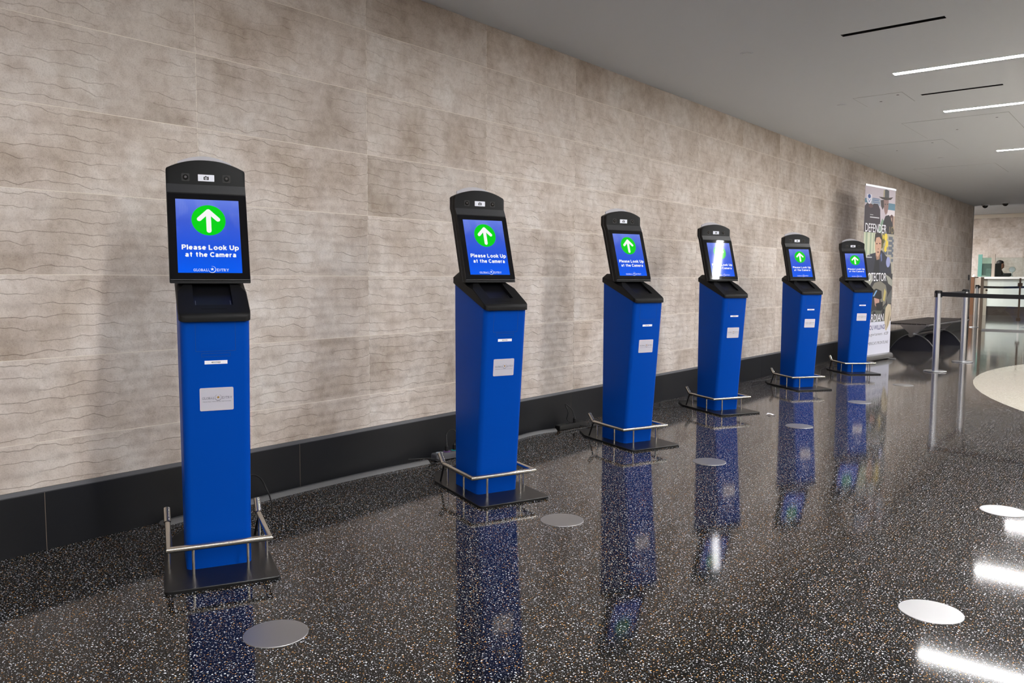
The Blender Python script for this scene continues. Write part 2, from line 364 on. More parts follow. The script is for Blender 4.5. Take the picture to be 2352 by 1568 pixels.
wall_far = struct(MB().box(XL, XR, YHALL, YHALL+.15, 0, ZH).obj('wall_far', 'grout', smooth=0))
# --- tiles with overlapping wavy ridges, 1.0 x 0.334 m
TH, TZ0, TY0, ZB = .33417, 1.1081, 1.953, .254
rw = random.Random(11)
WAVE = [[(n, rw.uniform(0, 6.283), rw.uniform(.4, 1.0)/(n**.75)) for n in (2, 3, 5, 6, 8, 11, 15, 21, 26)] for _ in range(8)]
WAVE2 = [[(n, rw.uniform(0, 6.283), rw.uniform(.4, 1.0)/(n**.75)) for n in (2, 3, 5, 7, 9, 12, 16, 22, 27)] for _ in range(8)]
def wave(j, y, var=0):
    if var:         # second mould of the tile: same line ends, different run between them
        k = math.sin(math.pi*y)**2*.85
        return wave(j, y)*(1-k)+k*.0190*sum(a*math.sin(2*math.pi*n*y+ph) for n, ph, a in WAVE2[j if var == 1 else (j+3) % 7])*.80
    s = sum(a*math.sin(2*math.pi*n*y+ph) for n, ph, a in WAVE[j]); sh = sum(a*math.sin(2*math.pi*n*y+ph) for n, ph, a in WAVE[7])
    return .0165*(s*.72+sh*.38)
def tile_mesh(name, z0, z1, w_=1.0, cols=84, var=0):
    g = .0014
    rows = []          # every row: list of (x, z) per column
    ys = [g+(w_-2*g)*i/cols for i in range(cols+1)]
    nb = 7
    bounds = [[TH*(j+.55)/nb+wave(j, y, var) for y in ys] for j in range(nb)]
    rows.append([(-.004, z0+g)]*(cols+1)); rows.append([(.0012, z0+g)]*(cols+1))
    for j in range(nb):
        if j: bounds[j] = [max(b_, q+.012) for b_, q in zip(bounds[j], bounds[j-1])]
        lo = [min(max(b_-.0015, z0+g+.0004), z1-g-.0004) for b_ in bounds[j]]
        hi = [min(max(b_+.0015, z0+g+.0006), z1-g-.0002) for b_ in bounds[j]]
        prev = bounds[j-1] if j else [b_-TH/nb for b_ in bounds[0]]
        mid = [min(max(p_+.45*(b_-p_), z0+g+.0002), z1-g-.0006) for p_, b_ in zip(prev, bounds[j])]
        rows.append([(.0011, z) for z in mid])
        rows.append([(.0004, z) for z in lo]); rows.append([(.0006+.0022*(.72+.28*math.sin(2*math.pi*(1+j % 3)*y+j*2.1)), z) for z, y in zip(hi, ys)])
    rows.append([(.0006, z1-g)]*(cols+1)); rows.append([(-.004, z1-g)]*(cols+1))
    v = [(r[i][0], ys[i], r[i][1]) for r in rows for i in range(cols+1)]; n = cols+1; f = []
    for k in range(len(rows)-1):
        for i in range(cols): f.append((k*n+i, k*n+i+1, (k+1)*n+i+1, (k+1)*n+i))
    # side returns
    for i in (0, cols):
        ids = [k*n+i for k in range(1, len(rows)-1)]; o = len(v)
        v += [(-.004, ys[i], v[q][2]) for q in ids]
        for k in range(len(ids)-1): f.append((ids[k], ids[k+1], o+k+1, o+k))
    m_ = MB().add(v, f); return m_.mesh(name, 'tile', smooth=28)
rows_ = []
for k in range(-3, 5):
    z0, z1 = TZ0+k*TH, TZ0+(k+1)*TH; a, b_ = max(z0, ZB)-z0, min(z1, ZC)-z0
    rows_.append((z0, a, b_))
TM = {}
for z0, a, b_ in rows_:
    key = (round(a, 3), round(b_, 3))
    if key not in TM: TM[key] = [tile_mesh('tile', a, b_, var=q) for q in range(3)]
last_w = YEND-(TY0+18)
TME = {key: tile_mesh('tile_end', key[0], key[1], last_w, 42) for key in TM}
for c in range(-4, 19):
    for z0, a, b_ in rows_:
        key = (round(a, 3), round(b_, 3))
        link('tile', rw.choice(TM[key]) if c < 18 else TME[key], wall_left, (0, TY0+c, z0))
# far wall: plain tiles
def flat_tile(w_, h_): return MB().box(.0015, w_-.0015, -.006, .003, .0015, h_-.0015).mesh('tile', 'tile', smooth=0)
ft = flat_tile(1.0, TH)
for i in range(-4, 5):
    for k in range(9):
        link('tile', ft, wall_far, (i-.3, YHALL-.006, .12+k*TH))
# baseboard of black stone tiles with a chamfered grey edge trim
bb = struct(MB().box(.0002, .0132, YB, YEND, 0, ZB-.018).obj('baseboard_left', 'base_grout', smooth=0))
bt = MB().box(0, 1.2225, 0, .006, 0, ZB-.016)
bt = MB().box(.0, .014, .0012, 1.2225-.0012, 0, ZB-.017).mesh('base_tile', 'black_stone', smooth=0)
yb = 1.244-1.2225*4
while yb+1.2225 < YEND:
    link('base_tile', bt, bb, (0, yb, 0)); yb += 1.2225
link('base_tile', MB().box(.0, .014, .0012, YEND-yb-.0012, 0, ZB-.017).mesh('base_tile', 'black_stone', smooth=0), bb, (0, yb, 0))
link('edge_trim', MB().loft([[(0, y, ZB-.018), (.0148, y, ZB-.018), (.0148, y, ZB-.014), (.005, y, ZB), (0, y, ZB)] for y in (YB, YEND)]).mesh('edge_trim', 'trim_grey', smooth=0), bb)
struct(MB().box(-.17, .012, YEND-.004, YEND+.012, 0, ZC).obj('trim_1', 'steel_brushed', smooth=0))

# --- ceiling fittings
for k, y in enumerate(STRIPS):
    near = {6.91: 'between the two slot vents, nearer the first', 8.74: 'just past the second slot vent', 11.80: 'past the large ceiling access panels', -3.9: 'at the closed end of the room', -1.3: 'next but one to the closed end wall', 1.58: 'above the end kiosk farthest from the banner', 4.31: 'above the kiosk beside the black power strip', 14.30: 'above the slatted bench', 17.2: 'nearest the ceiling camera domes'}
    t = empty('linear_light', (SX0, y, ZC)); L_ = SX1-SX0
    MB().box(0.002, L_-.002, -SW/2+.002, SW/2-.002, .001, .004).obj('lens', 'led', t, smooth=0)
    MB().box(0, L_, -SW/2, -SW/2+.0015, 0, .06).box(0, L_, SW/2-.0015, SW/2, 0, .06).box(0, .0015, -SW/2, SW/2, 0, .06).box(L_-.0015, L_, -SW/2, SW/2, 0, .06).box(0, L_, -SW/2, SW/2, .05, .06).obj('housing', 'recess_white', t, smooth=0)
    tag(t, 'long white LED light strip recessed in ceiling '+near[y], 'ceiling light', 'recessed ceiling light strips')
for k, y in enumerate(SLOTS):
    t = empty('slot_vent', (SX0, y, ZC)); L_ = 2.31-SX0
    MB().box(0, L_, -.028, -.026, 0, .1).box(0, L_, .026, .028, 0, .1).box(0, .002, -.028, .028, 0, .1).box(L_-.002, L_, -.028, .028, 0, .1).box(0, L_, -.028, .028, .09, .1).obj('vent_box', 'slot_black', t, smooth=0)
    MB().box(.002, L_-.002, -.003, .003, .012, .03).obj('vane', 'black_rod', t, smooth=0)
    tag(t, {5.61: 'black slot air vent in ceiling before the first visible light strip', 7.82: 'black slot air vent in ceiling between two light strips'}.get(y, 'black slot air vent in ceiling '+{.2: 'near the closed end of the room', 2.9: 'above the floor between the end kiosk and its neighbour', 10.3: 'beside the large access panel', 13.05: 'before the strip above the bench'}.get(y, '')), 'vent', 'ceiling slot vents')
for k, (x, y) in enumerate([(1.03, 5.61), (1.02, 7.81), (1.01, 15.85), (1.02, 12.0)]):
    o = MB().cyl((0, 0), .042, -.004, .001, 28, r1=.046).cyl((0, 0), .034, -.007, -.004, 28).obj('sprinkler_cover', 'ceiling_paint')
    o.location = (x, y, ZC)
    tag(o, ['round white sprinkler cover on ceiling level with the first slot vent', 'round white sprinkler cover beside the small ceiling access panel', 'small round sprinkler cover near the ceiling camera domes', 'small round sprinkler cover past the large ceiling access panels'][k], 'sprinkler cover', 'ceiling sprinkler covers')
for k, (x0, x1, y0, y1) in enumerate([(1.18, 1.59, 7.59, 8.05), (1.22, 2.18, 9.11, 10.28), (.30, 1.35, 10.42, 11.33), (.45, 1.5, 13.0, 14.2)]):
    t = empty('access_panel', (x0, y0, ZC)); a, b_ = x1-x0, y1-y0
    MB().box(.004, a-.004, .004, b_-.004, -.0018, -.0003).obj('panel', 'ceiling_paint', t, smooth=0)
    s = .004
    MB().box(0, a, 0, s, -.0010, -.0003).box(0, a, b_-s, b_, -.0010, -.0003).box(0, s, 0, b_, -.0010, -.0003).box(a-s, a, 0, b_, -.0010, -.0003).obj('seam', 'seam_pale', t, smooth=0)
    if k < 3:
        for (lx, ly) in ((a*.86, b_*.2), (a*.4, b_*.62)):
            MB().cyl((lx, ly), .012, -.003, 0, 14).obj('latch', 'black_rod' if k == 0 else 'trim_grey', t)
    tag(t, ['small square access panel with dark latches in ceiling beside slot vent', 'large access panel in ceiling beside the end of a light strip', 'wide access panel in ceiling close to the tiled wall', 'faint access panel in ceiling nearest the camera domes'][k], 'access panel', 'ceiling access panels')
for k, (x, y) in enumerate([(.29, 20.02), (.71, 19.70)]):
    t = empty('dome_camera', (x, y, ZC))
    MB().cyl((0, 0), .075, -.03, 0, 24).obj('mount', 'ceiling_paint', t)
    MB().sphere((0, 0, -.03), .055, 18, 8, v0=math.pi/2).obj('dome', 'glass_black', t)
    tag(t, ['dark dome security camera on ceiling nearest the tiled wall end', 'dark dome security camera on ceiling further from the tiled wall'][k], 'camera', 'ceiling dome cameras')

# added lights past the lowered ceiling, out of view, to brighten the hall
for k, (x0, x1, y) in enumerate([(-5.6, -1.1, 22.0), (-5.6, -1.6, 25.2), (-5.6, -2.0, 27.6)]):
    t = empty('linear_light', (x0, y, ZH))
    MB().box(0, x1-x0, -.14, .14, -.004, -.001).obj('lens', 'led', t, smooth=0)
    MB().box(-.005, x1-x0+.005, -.145, .145, -.003, 0).obj('housing', 'recess_white', t, smooth=0)
    tag(t, ['long LED light strip on the raised ceiling just past the lowered ceiling', 'long LED light strip on the raised ceiling before the officer counter', 'long LED light strip on the raised ceiling over the officer counter'][k], 'ceiling light', 'hall light strips')

# ------------------------------------------------------------------ kiosk
def kiosk():
    K = empty('self_service_kiosk')
    # base plate
    half = []
    def corner(px, py, r, a0, a1, n=4): return [(px+r*math.cos(math.radians(a0+(a1-a0)*i/n)), py+r*math.sin(math.radians(a0+(a1-a0)*i/n))) for i in range(n+1)]
    right = corner(.197-.022, .022, .022, -90, 0)+[(.187, .56)]+[(.106, .735), (.095, .745)]
    poly = right+[(-x, y) for x, y in reversed(right)]
    MB().plate(poly, frame((0, 0, 0), (1, 0, 0), (0, 1, 0)), 0, .012, .0025).obj('base_plate', 'base_black', K)
    # foot rail
    path = [(-.175, .513, .166), (-.175, .464, .119), (-.175, .127, .119), (.175, .127, .119), (.175, .464, .119), (.175, .513, .166)]
    rail = MB().tube(path, .0112, 14).obj('foot_rail', 'steel', K, smooth=40)
    for sx in (-1, 1): MB().tube([(sx*.175, .515, .168), (sx*.175, .470, .1248)], .0136, 12).obj('grip_end', 'steel', rail)
    for x, y in ((-.095, .127), (.095, .127), (-.175, .227), (.175, .227), (-.172, .427), (.172, .427)):
        MB().cyl((x, y), .0052, .012, .119, 10).obj('rail_post', 'steel', rail)
    for sx in (-1, 1): MB().tube([(sx*.175, .466, .115), (sx*.165, .53, .012)], .005, 8).obj('brace', 'black_rod', rail)
    # tapered body with slanting top
    ZS0, ZS1, VF0, VF1, VBK = .945, 1.076, .195, .107, .459
    def ztop(v): return ZS0+(v-VF1)/(VBK-VF1)*(ZS1-ZS0)
    sec0 = [(x, y, .012) for x, y in rrect(-.116, .116, VF0, VBK, .024, 6)]
    sec1 = [(x, y, ztop(y)) for x, y in rrect(-.119, .119, VF1, VBK, .024, 6)]
    MB().loft([sec0, sec1]).obj('body', 'kiosk_blue', K, smooth=30)
    ff = frame((0, VF0, .012), (1, 0, 0), (0, VF1-VF0, ZS0-.012))     # front face, second axis is length up the face
    kz = math.hypot(VF1-VF0, ZS0-.012)/(ZS0-.012); Z = lambda z: (z-.012)*kz
    t_ = .0011
    def seam(x0, x1, y0, y1, name, top=True):
        mb = MB()
        mb.plate(rrect(x0, x0+t_, y0, y1, t_*.3, 1), ff, -.001, .0003); mb.plate(rrect(x1-t_, x1, y0, y1, t_*.3, 1), ff, -.001, .0003); mb.plate(rrect(x0, x1, y0, y0+t_, t_*.3, 1), ff, -.001, .0003)
        if top: mb.plate(rrect(x0, x1, y1-t_, y1, t_*.3, 1), ff, -.001, .0003)
        return mb.obj(name, 'seam_blue', K, smooth=0)
    seam(-.068, .068, Z(.835), Z(.95), 'access_panel_seam', False); seam(-.049, .049, Z(.815), Z(.828), 'slot_seam')
    lb = MB().plate([(-.039, Z(.788)), (.039, Z(.788)), (.039, Z(.801)), (-.039, Z(.801))], ff, 0, .0005).obj('asset_label', 'paper_white', K, smooth=0)
    mb = MB(); put_text(mb, 'MSGCGTHIKI0', ff, .0008, 0, Z(.7945), .030, .0055, .01); mb.obj('label_text', 'ink_black', lb, smooth=0)
    pl = MB().plate(rrect(-.058, .058, Z(.616), Z(.701), .005), ff, 0, .0012).obj('logo_plate', 'plate_silver', K)
    cy = Z(.664)
    mb = MB(); put_strokes(mb, 'GLOBAL', ff, .0016, -.0290, cy-.001, .0415, .0088, .11, SERIF, .06); mb.obj('lettering', 'ink_navy', pl, smooth=0); mb = MB(); put_strokes(mb, 'ENTRY', ff, .0016, .0355, cy-.001, .0355, .0088, .11, SERIF, .06); mb.obj('lettering', 'ink_navy', pl, smooth=0)
    mb = MB(); put_text(mb, 'TRUSTED TRAVELER NETWORK', ff, .0016, .0005, cy-.0145, .098, .0030, 0, 1.15); mb.obj('tagline', 'ink_navy', pl, smooth=0)
    mb = MB(); ring_poly(mb, .005, cy, .0115, .0098, ff, .0016, -250, 70, taper=.75); mb.obj('emblem_ring', 'ink_navy', pl, smooth=0)
    MB().flat(star(.005, cy+.001, .0062, .0026), ff, .0018).obj('emblem_star', 'ink_gold', pl, smooth=0)
    # slanting top tray and hood, with the reader recess cut in
    zlip = lambda v: .943+(v-.097)/(.461-.097)*(1.076-.943)
    prof = [(.0965, .1010, .9560, .9560, .098), (.0985, .1100, .9625, .9640, .106), (.1030, .1165, .9660, .9690, .113), (.1110, .1210, .9720, .9745, .1185), (.1220, .1225, .9785, .9810, .1205), (.2350, .1225, 1.0430, 1.0470, .1190),
            (.2900, .1225, 1.0580, 1.0830, .0880), (.3450, .1225, 1.0780, 1.0880, .0880), (.3600, .1225, 1.0850, 1.1260, .0930), (.4400, .1225, 1.1060, 1.1300, .0960), (.4560, .1215, 1.1040, 1.1220, .0960), (.4620, .1180, 1.0950, 1.0980, .0960)]
    secs = [[(-hw, v, zlip(v)), (hw, v, zlip(v)), (hw, v, zs), (wt, v, zt), (-wt, v, zt), (-hw, v, zs)] for v, hw, zs, zt, wt in prof]
    tray = MB().loft(secs).obj('top_tray', 'kiosk_black', K, smooth=24)
    tf = frame((0, .122, .981), (1, 0, 0), (0, .113, .066))          # working surface of the tray
    cp = ((-.067, .040), (.067, .040), (.067, .205), (-.067, .205))
    cut = MB().loft([[tf(x, y, -.024) for x, y in cp], [tf(x, y, .040 if y > .1 else .06) for x, y in cp]]).obj('cutter', 'slot_black', K, smooth=0)
    md = tray.modifiers.new('b', 'BOOLEAN'); md.object = cut; md.operation = 'DIFFERENCE'; md.solver = 'EXACT'
    dg = bpy.context.evaluated_depsgraph_get(); me = bpy.data.meshes.new_from_object(tray.evaluated_get(dg)); tray.modifiers.clear(); tray.data = me
    bpy.data.objects.remove(cut)
    rp_ = ((-.0665, .0405), (.0665, .0405), (.0665, .2045), (-.0665, .2045))
    rd = MB().loft([[tf(x, y, -.0239) for x, y in rp_], [tf(x, y, -.014) for x, y in rp_]]).obj('document_reader', 'reader_black', K, smooth=0)
    mb = MB(); hm = -.0136
    for x in (-.060, .060): mb.flat([(x-.0007, .048), (x+.0007, .048), (x+.0007, .090), (x-.0007, .090)], tf, hm)
    mb.flat([(-.060, .0475), (.060, .0475), (.060, .0483), (-.060, .0483)], tf, hm)
    for i in range(6): mb.flat([(-.044+i*.0022, .053), (-.0425+i*.0022, .053), (-.0425+i*.0022, .0555+i*.0013), (-.044+i*.0022, .0555+i*.0013)], tf, hm)
    mb.obj('reader_marks', 'edge_grey', rd, smooth=0)
    mb = MB()
    for i in range(11): mb.flat([(.001+i*.0042, .054), (.004+i*.0042, .054), (.004+i*.0042, .0595), (.001+i*.0042, .0595)], tf, hm)
    mb.obj('reader_print', 'edge_grey', rd, smooth=0)
    MB().plate(rrect(-.045, .045, .012, .026, .005), tf, -.001, .0006).obj('tray_ledge', 'kiosk_black', K)
    MB().box(-.05, .05, .33, .42, 1.07, 1.15).obj('neck', 'kiosk_black', K, smooth=0)
    # screen head: outline of one vertical slice, swept sideways under an arched top
    def slice_(u, d0, d1, sh):
        zt = 1.514+.036*(1-(abs(u)/.143)**2.2)-sh
        prof = [(.2645+sh*.3, 1.080+sh), (.3735, 1.421), (.392, 1.455), (.392, zt-.006), (.397, zt), (.392+.06-.004, zt), (.392+.06, zt-.006), (.392+.06, 1.445), (.2645+.062, 1.072+sh)]
        out = []
        fr0 = prof[:4]
        def front(z):
            if z <= 1.421: return .2645+(z-1.080)/(1.421-1.080)*(.3735-.2645)
            if z <= 1.455: return .3735+(z-1.421)/.034*(.392-.3735)
            return .392
        zs = [1.078+sh, 1.25, 1.421, 1.455, zt-.007, zt-.002, zt]
        ins = [.003 if d0 == 0 else 0, 0, 0, 0, 0, .002 if d0 == 0 else 0, .007 if d0 == 0 else 0]
        F = [(u, front(z)+d0+i_+sh*.4, z) for z, i_ in zip(zs, ins)]
        insb = [0, 0, 0, 0, 0, 0, 0]
        B = [(u, front(z)+d1-(.006 if z == zt and d1 > .05 else 0)-sh*.4, z) for z in zs]
        return F+list(reversed(B))
    def shell(name, d0, d1, half, m):
        us = [-half, -half+.003]+[(-half+.003)+(2*half-.006)*i/22 for i in range(1, 22)]+[half-.003, half]
        secs = [slice_(u, d0, d1, .003 if abs(abs(u)-half) < 1e-6 else 0) for u in us]
        return MB().loft(secs).obj(name, m, K, smooth=32)
    shell('screen_housing', 0, .034, .1425, 'kiosk_black'); shell('housing_seam', .030, .040, .1412, 'edge_grey'); shell('back_cover', .037, .062, .1425, 'kiosk_black')
    sl = Vector((0, .3735-.2645, 1.421-1.080)).normalized()
    sf = frame((0, .2645, 1.080), (1, 0, 0), sl)                    # screen plane, second axis up the screen
    bd = frame((0, .3735, 1.421), (1, 0, 0), (0, .0185, .034))
    MB().plate(rrect(-.1415, .1415, .0005, .0382, .002, 2), bd, -.001, .0012).obj('sloped_band', 'kiosk_band', K)
    GL0, GL1 = .013, .354
    gl = MB().plate(rrect(-.1412, .1412, GL0, GL1, .008), sf, -.001, .0030, .0006).obj('screen_glass', 'glass_black', K, smooth=0)
    MB().plate(rrect(-.1405, .1405, GL0-.0022, GL0-.0004, .0006, 1), sf, -.001, .0026).obj('glass_edge', 'trim_grey', gl)
    # picture on the screen
    S0, S1, HW = .038, .331, .1135
    mb = MB(); mb.add([sf(-HW, S0, .0032), sf(HW, S0, .0032), sf(HW, S1, .0032), sf(-HW, S1, .0032)], [(0, 1, 2, 3)])
    dp = mb.obj('display', 'screen_blue', K, smooth=0, uv=[(0, 0), (1, 0), (1, 1), (0, 1)])
    cy, R = .2480, .0610
    MB().flat(circle(.0015, cy, R, 56), sf, .0034).obj('green_circle', 'screen_green', dp, smooth=0)
    mb = MB()
    def stroke(x0, y0, x1, y1, hw):
        a = math.atan2(y1-y0, x1-x0); pts = []
        for i in range(13): t = a-math.pi/2+math.pi*i/12; pts.append((x1+hw*math.cos(t), y1+hw*math.sin(t)))
        for i in range(13): t = a+math.pi/2+math.pi*i/12; pts.append((x0+hw*math.cos(t), y0+hw*math.sin(t)))
        mb.flat([(.0015+p_[0]*R, cy+p_[1]*R) for p_ in pts], sf, h_[0]); h_[0] += .00003
    h_ = [.0036]; stroke(0, .58, 0, -.68, .145); stroke(0, .60, -.55, .06, .135); stroke(0, .60, .55, .06, .135)
    mb.obj('up_arrow', 'screen_white', dp, smooth=0)
    mb = MB(); put_strokes(mb, 'Please Look Up', sf, .0035, .0040, .1365, .2035, .0250); put_strokes(mb, 'at the Camera', sf, .0035, .0040, .1105, .181, .0198); mb.obj('screen_message', 'screen_white', dp, smooth=0)
    cy = .0515
    mb = MB(); put_strokes(mb, 'GLOBAL', sf, .0035, -.0345, cy-.002, .051, .0105, .13, SERIF, .06); mb.obj('screen_brand', 'screen_white', dp, smooth=0); mb = MB(); put_strokes(mb, 'ENTRY', sf, .0035, .0435, cy-.002, .0445, .0105, .13, SERIF, .06); mb.obj('screen_brand', 'screen_white', dp, smooth=0)
    mb = MB(); ring_poly(mb, .006, cy, .0132, .0108, sf, .0035, -200, 100, taper=.8); mb.flat(star(.006, cy+.001, .0066, .0028), sf, .0036); mb.obj('screen_emblem', 'screen_white', dp, smooth=0)
    # camera row
    hf = frame((0, .392, 1.482), (1, 0, 0), (0, 0, 1))
    for s in (-1, 1):
        ln = MB().plate(rrect(s*.074-.0145, s*.074+.0145, -.0145, .0145, .004), hf, -.001, .0008).obj('camera_lens', 'lens_frame', K)
        MB().plate(circle(s*.074, 0, .0105, 24), hf, 0, .002, .001).obj('lens_glass', 'lens_dark', ln)
        MB().plate(circle(s*.074, .001, .0048, 18), hf, .001, .0026).obj('lens_iris', 'lens_iris', ln)
    sg = MB().plate(rrect(-.0295, .0295, -.0125, .0125, .001, 1), hf, -.001, .0012).obj('camera_sign', 'icon_white', K, smooth=0)
    mb = MB()
    mb.flat(rrect(-.0095, .0095, -.0075, .0045, .0015), hf, .0015); mb.flat([(-.005, .004), (.003, .004), (.0015, .0075), (-.0035, .0075)], hf, .0016); mb.flat([(.0055, .004), (.0085, .004), (.0085, .006), (.0055, .006)], hf, .0016)
    mb.obj('camera_icon', 'ink_black', sg, smooth=0)
    mb = MB(); ring_poly(mb, -.0005, -.0015, .0046, .0034, hf, .0019, n=24); mb.flat(circle(-.0005, -.0015, .0016, 12), hf, .0019); mb.obj('icon_ring', 'icon_white', sg, smooth=0)
    # clear acrylic piece behind the arched top
    arc = [(-.099, 1.50), (.099, 1.50)]+[(x, 1.573-.026*(x/.099)**2) for x in [.099-.198*i/14 for i in range(15)]]
    MB().plate(arc, frame((0, .462, 0), (1, 0, 0), (0, 0, 1)), -.004, .004).obj('acrylic_crest', 'acrylic', K, smooth=0)
    return K
POSES = [(.921, 1.489, 63.74), (1.054, 2.976, 68.99), (.964, 4.530, 68.75), (.846, 6.118, 61.66), (.831, 7.919, 53.09), (.826, 9.607, 43.97)]
KL = ['blue touchscreen kiosk at the end of the row farthest from the roll-up banner',
      'blue touchscreen kiosk beside the grey power strip with a teal outlet, fifth from the banner',
      'blue touchscreen kiosk beside the black power strip, fourth from the roll-up banner',
      'blue touchscreen kiosk with white light glare down its screen, next to the paper scrap',
      'blue touchscreen kiosk second from the roll-up banner, between two other kiosks',
      'blue touchscreen kiosk standing right in front of the tall roll-up banner']
K0 = kiosk(); KS = [K0]+[copy_tree(K0) for _ in range(5)]
for o, (x, y, a), lb in zip(KS, POSES, KL):
    o.location = (x, y, 0); o.rotation_euler = (0, 0, math.radians(a)); tag(o, lb, 'kiosk', 'kiosks in a row along the tiled wall')
def K2W(k, u, v, z):
    x, y, a = POSES[k]; a = math.radians(a); return (x+u*math.cos(a)-v*math.sin(a), y+u*math.sin(a)+v*math.cos(a), z)

# ------------------------------------------------------------------ floor discs
dm = None
DISCS = [(1.38, 1.39+1.515*k) for k in range(6)]+[(2.91, 2.88), (2.91, 4.38), (2.91, 5.90), (2.91, 1.37)]
DL = ['flat round steel floor cover in front of the end kiosk farthest from the banner', 'flat round steel floor cover in front of the kiosk with the grey power strip',
      'flat round steel floor cover between the fourth and third kiosk from the banner', 'flat round steel floor cover in front of the kiosk second from the banner',
      'flat round steel floor cover in front of the kiosk beside the banner', 'flat round steel floor cover near the first belt post, seen edge-on',
      'bright round steel floor cover out in the open, beside a light strip reflection', 'bright round steel floor cover out in the open, before the light floor area',
      'bright round steel floor cover out in the open by the light floor area', 'bright round steel floor cover out in the open, opposite the end kiosk']
for (x, y), lb in zip(DISCS, DL):
    if dm is None:
        a = MB().cyl((0, 0), .0985, 0, .0022, 56, bev=.0012)
        dm = a.mesh('floor_cover', 'steel_brushed', smooth=30)
    o = link('floor_cover', dm, None, (x, y, 0)); tag(o, lb, 'floor cover', 'round floor outlet covers')

# ------------------------------------------------------------------ cables by the wall
mat('cover_grey', rgb(92, 92, 93), .5)
mat('strip_grey', rgb(78, 78, 84), .5); mat('outlet_purple', rgb(104, 72, 128), .5); mat('outlet_teal', rgb(0, 150, 150), .5); mat('outlet_grey', rgb(150, 158, 172), .4)
def cable_cover(pts, width, h, label, name='cable_cover'):
    secs = []; pr = [(-.5, 0), (-.42, .35), (-.2, .9), (-.12, 1), (.12, 1), (.2, .9), (.42, .35), (.5, 0)]
    for i, q in enumerate(pts):
        a = Vector(pts[max(i-1, 0)]); b_ = Vector(pts[min(i+1, len(pts)-1)]); d = (b_-a).normalized(); nrm = Vector((d.y, -d.x))
        secs.append([(q[0]+nrm.x*c*width, q[1]+nrm.y*c*width, h*z+.0005) for c, z in pr])
    t = empty(name, (0, 0, 0)); MB().loft(secs).obj('cover_strip', 'cover_grey', t, smooth=30)
    ridge = [[(x, y, z+.0006) for x, y, z in (s[3], s[4])]+[(s[4][0], s[4][1], s[4][2]-.001), (s[3][0], s[3][1], s[3][2]-.001)] for s in secs]
    MB().loft(ridge).obj('centre_ridge', 'trim_grey', t, smooth=0)
    tag(t, label, 'cable cover', 'grey floor cable covers'); return t
def smooth_path(pts, n=6):
    out = []; P = [Vector(q) for q in pts]; P = [2*P[0]-P[1]]+P+[2*P[-1]-P[-2]]
    for i in range(1, len(P)-2):
        for k in range(n):
            t = k/n; a, b_, c, d = P[i-1], P[i], P[i+1], P[i+2]
            out.append(.5*((2*b_)+(-a+c)*t+(2*a-5*b_+4*c-d)*t*t+(-a+3*b_-3*c+d)*t**3))
    out.append(P[-2]); return out
cable_cover([q.to_tuple() for q in smooth_path([(.060, 1.70), (.052, 1.95), (.050, 2.3), (.052, 2.6), (.068, 2.95), (.105, 3.30)], 5)], .062, .019, 'long grey floor cable cover along the black baseboard behind the end kiosk')
cable_cover([q.to_tuple() for q in smooth_path([(.16, 3.72), (.085, 4.05), (.055, 4.30), (.06, 4.45), (.095, 4.60)], 5)], .052, .018, 'short curved grey cable cover between the grey and the black power strips')
def cable(pts, r, label, n=5, name='extension_cord', group='loose black cords by the wall'):
    o = MB().tube(smooth_path(pts, n), r, 7).obj(name, 'cable_black', None, smooth=60); tag(o, label, 'cord', group); return o
# grey power strip with coloured outlets
t = empty('power_strip', (.10, 3.36, 0), math.radians(84))
MB().plate(rrect(0, .30, -.032, .032, .012), frame((0, 0, 0), (1, 0, 0), (0, 1, 0)), .004, .042, .006).obj('case', 'strip_grey', t)
for i, (x, m_) in enumerate(((.045, 'outlet_grey'), (.105, 'outlet_purple'), (.165, 'outlet_teal'), (.225, 'outlet_grey'))):
    MB().cyl((x, 0), .022, .040, .0455, 20).obj('outlet', m_, t)
for sx in (.03, .27): MB().box(sx-.01, sx+.01, -.025, .025, 0, .005).obj('foot', 'black_rod', t, smooth=0)
tag(t, 'grey power strip with purple and teal outlets beside a kiosk base', 'power strip')
def plug(x, y, z, label):
    o = MB().cyl((0, 0), .011, 0, .03, 12).cyl((0, 0), .008, .03, .045, 12, r1=.004).obj('power_plug', 'cable_black'); o.location = (x, y, z); tag(o, label, 'plug', 'black plugs in the power strips')
plug(.109, 3.464, .0455, 'black plug in the purple outlet of the grey power strip'); plug(.117, 3.524, .0455, 'black plug in the teal outlet of the grey power strip')
cable([(.109, 3.464, .088), (.09, 3.485, .15), (.115, 3.525, .165), (.16, 3.53, .09), (.20, 3.48, .03), (.30, 3.42, .02), (.40, 3.34, .03), (.47, 3.29, .03)], .0035, 'black cord looping up from the purple outlet')
cable([(.117, 3.524, .088), (.13, 3.56, .14), (.17, 3.62, .14), (.26, 3.55, .06), (.38, 3.42, .03), (.48, 3.32, .04)], .0035, 'black cord arching from the teal outlet towards the kiosk')
cable([(.05, 3.20, .03), (.11, 3.33, .022), (.19, 3.36, .006), (.26, 3.30, .005), (.34, 3.30, .018), (.44, 3.34, .02), (.5, 3.3, .02)], .003, 'thin black cord on floor between cable cover and grey power strip')
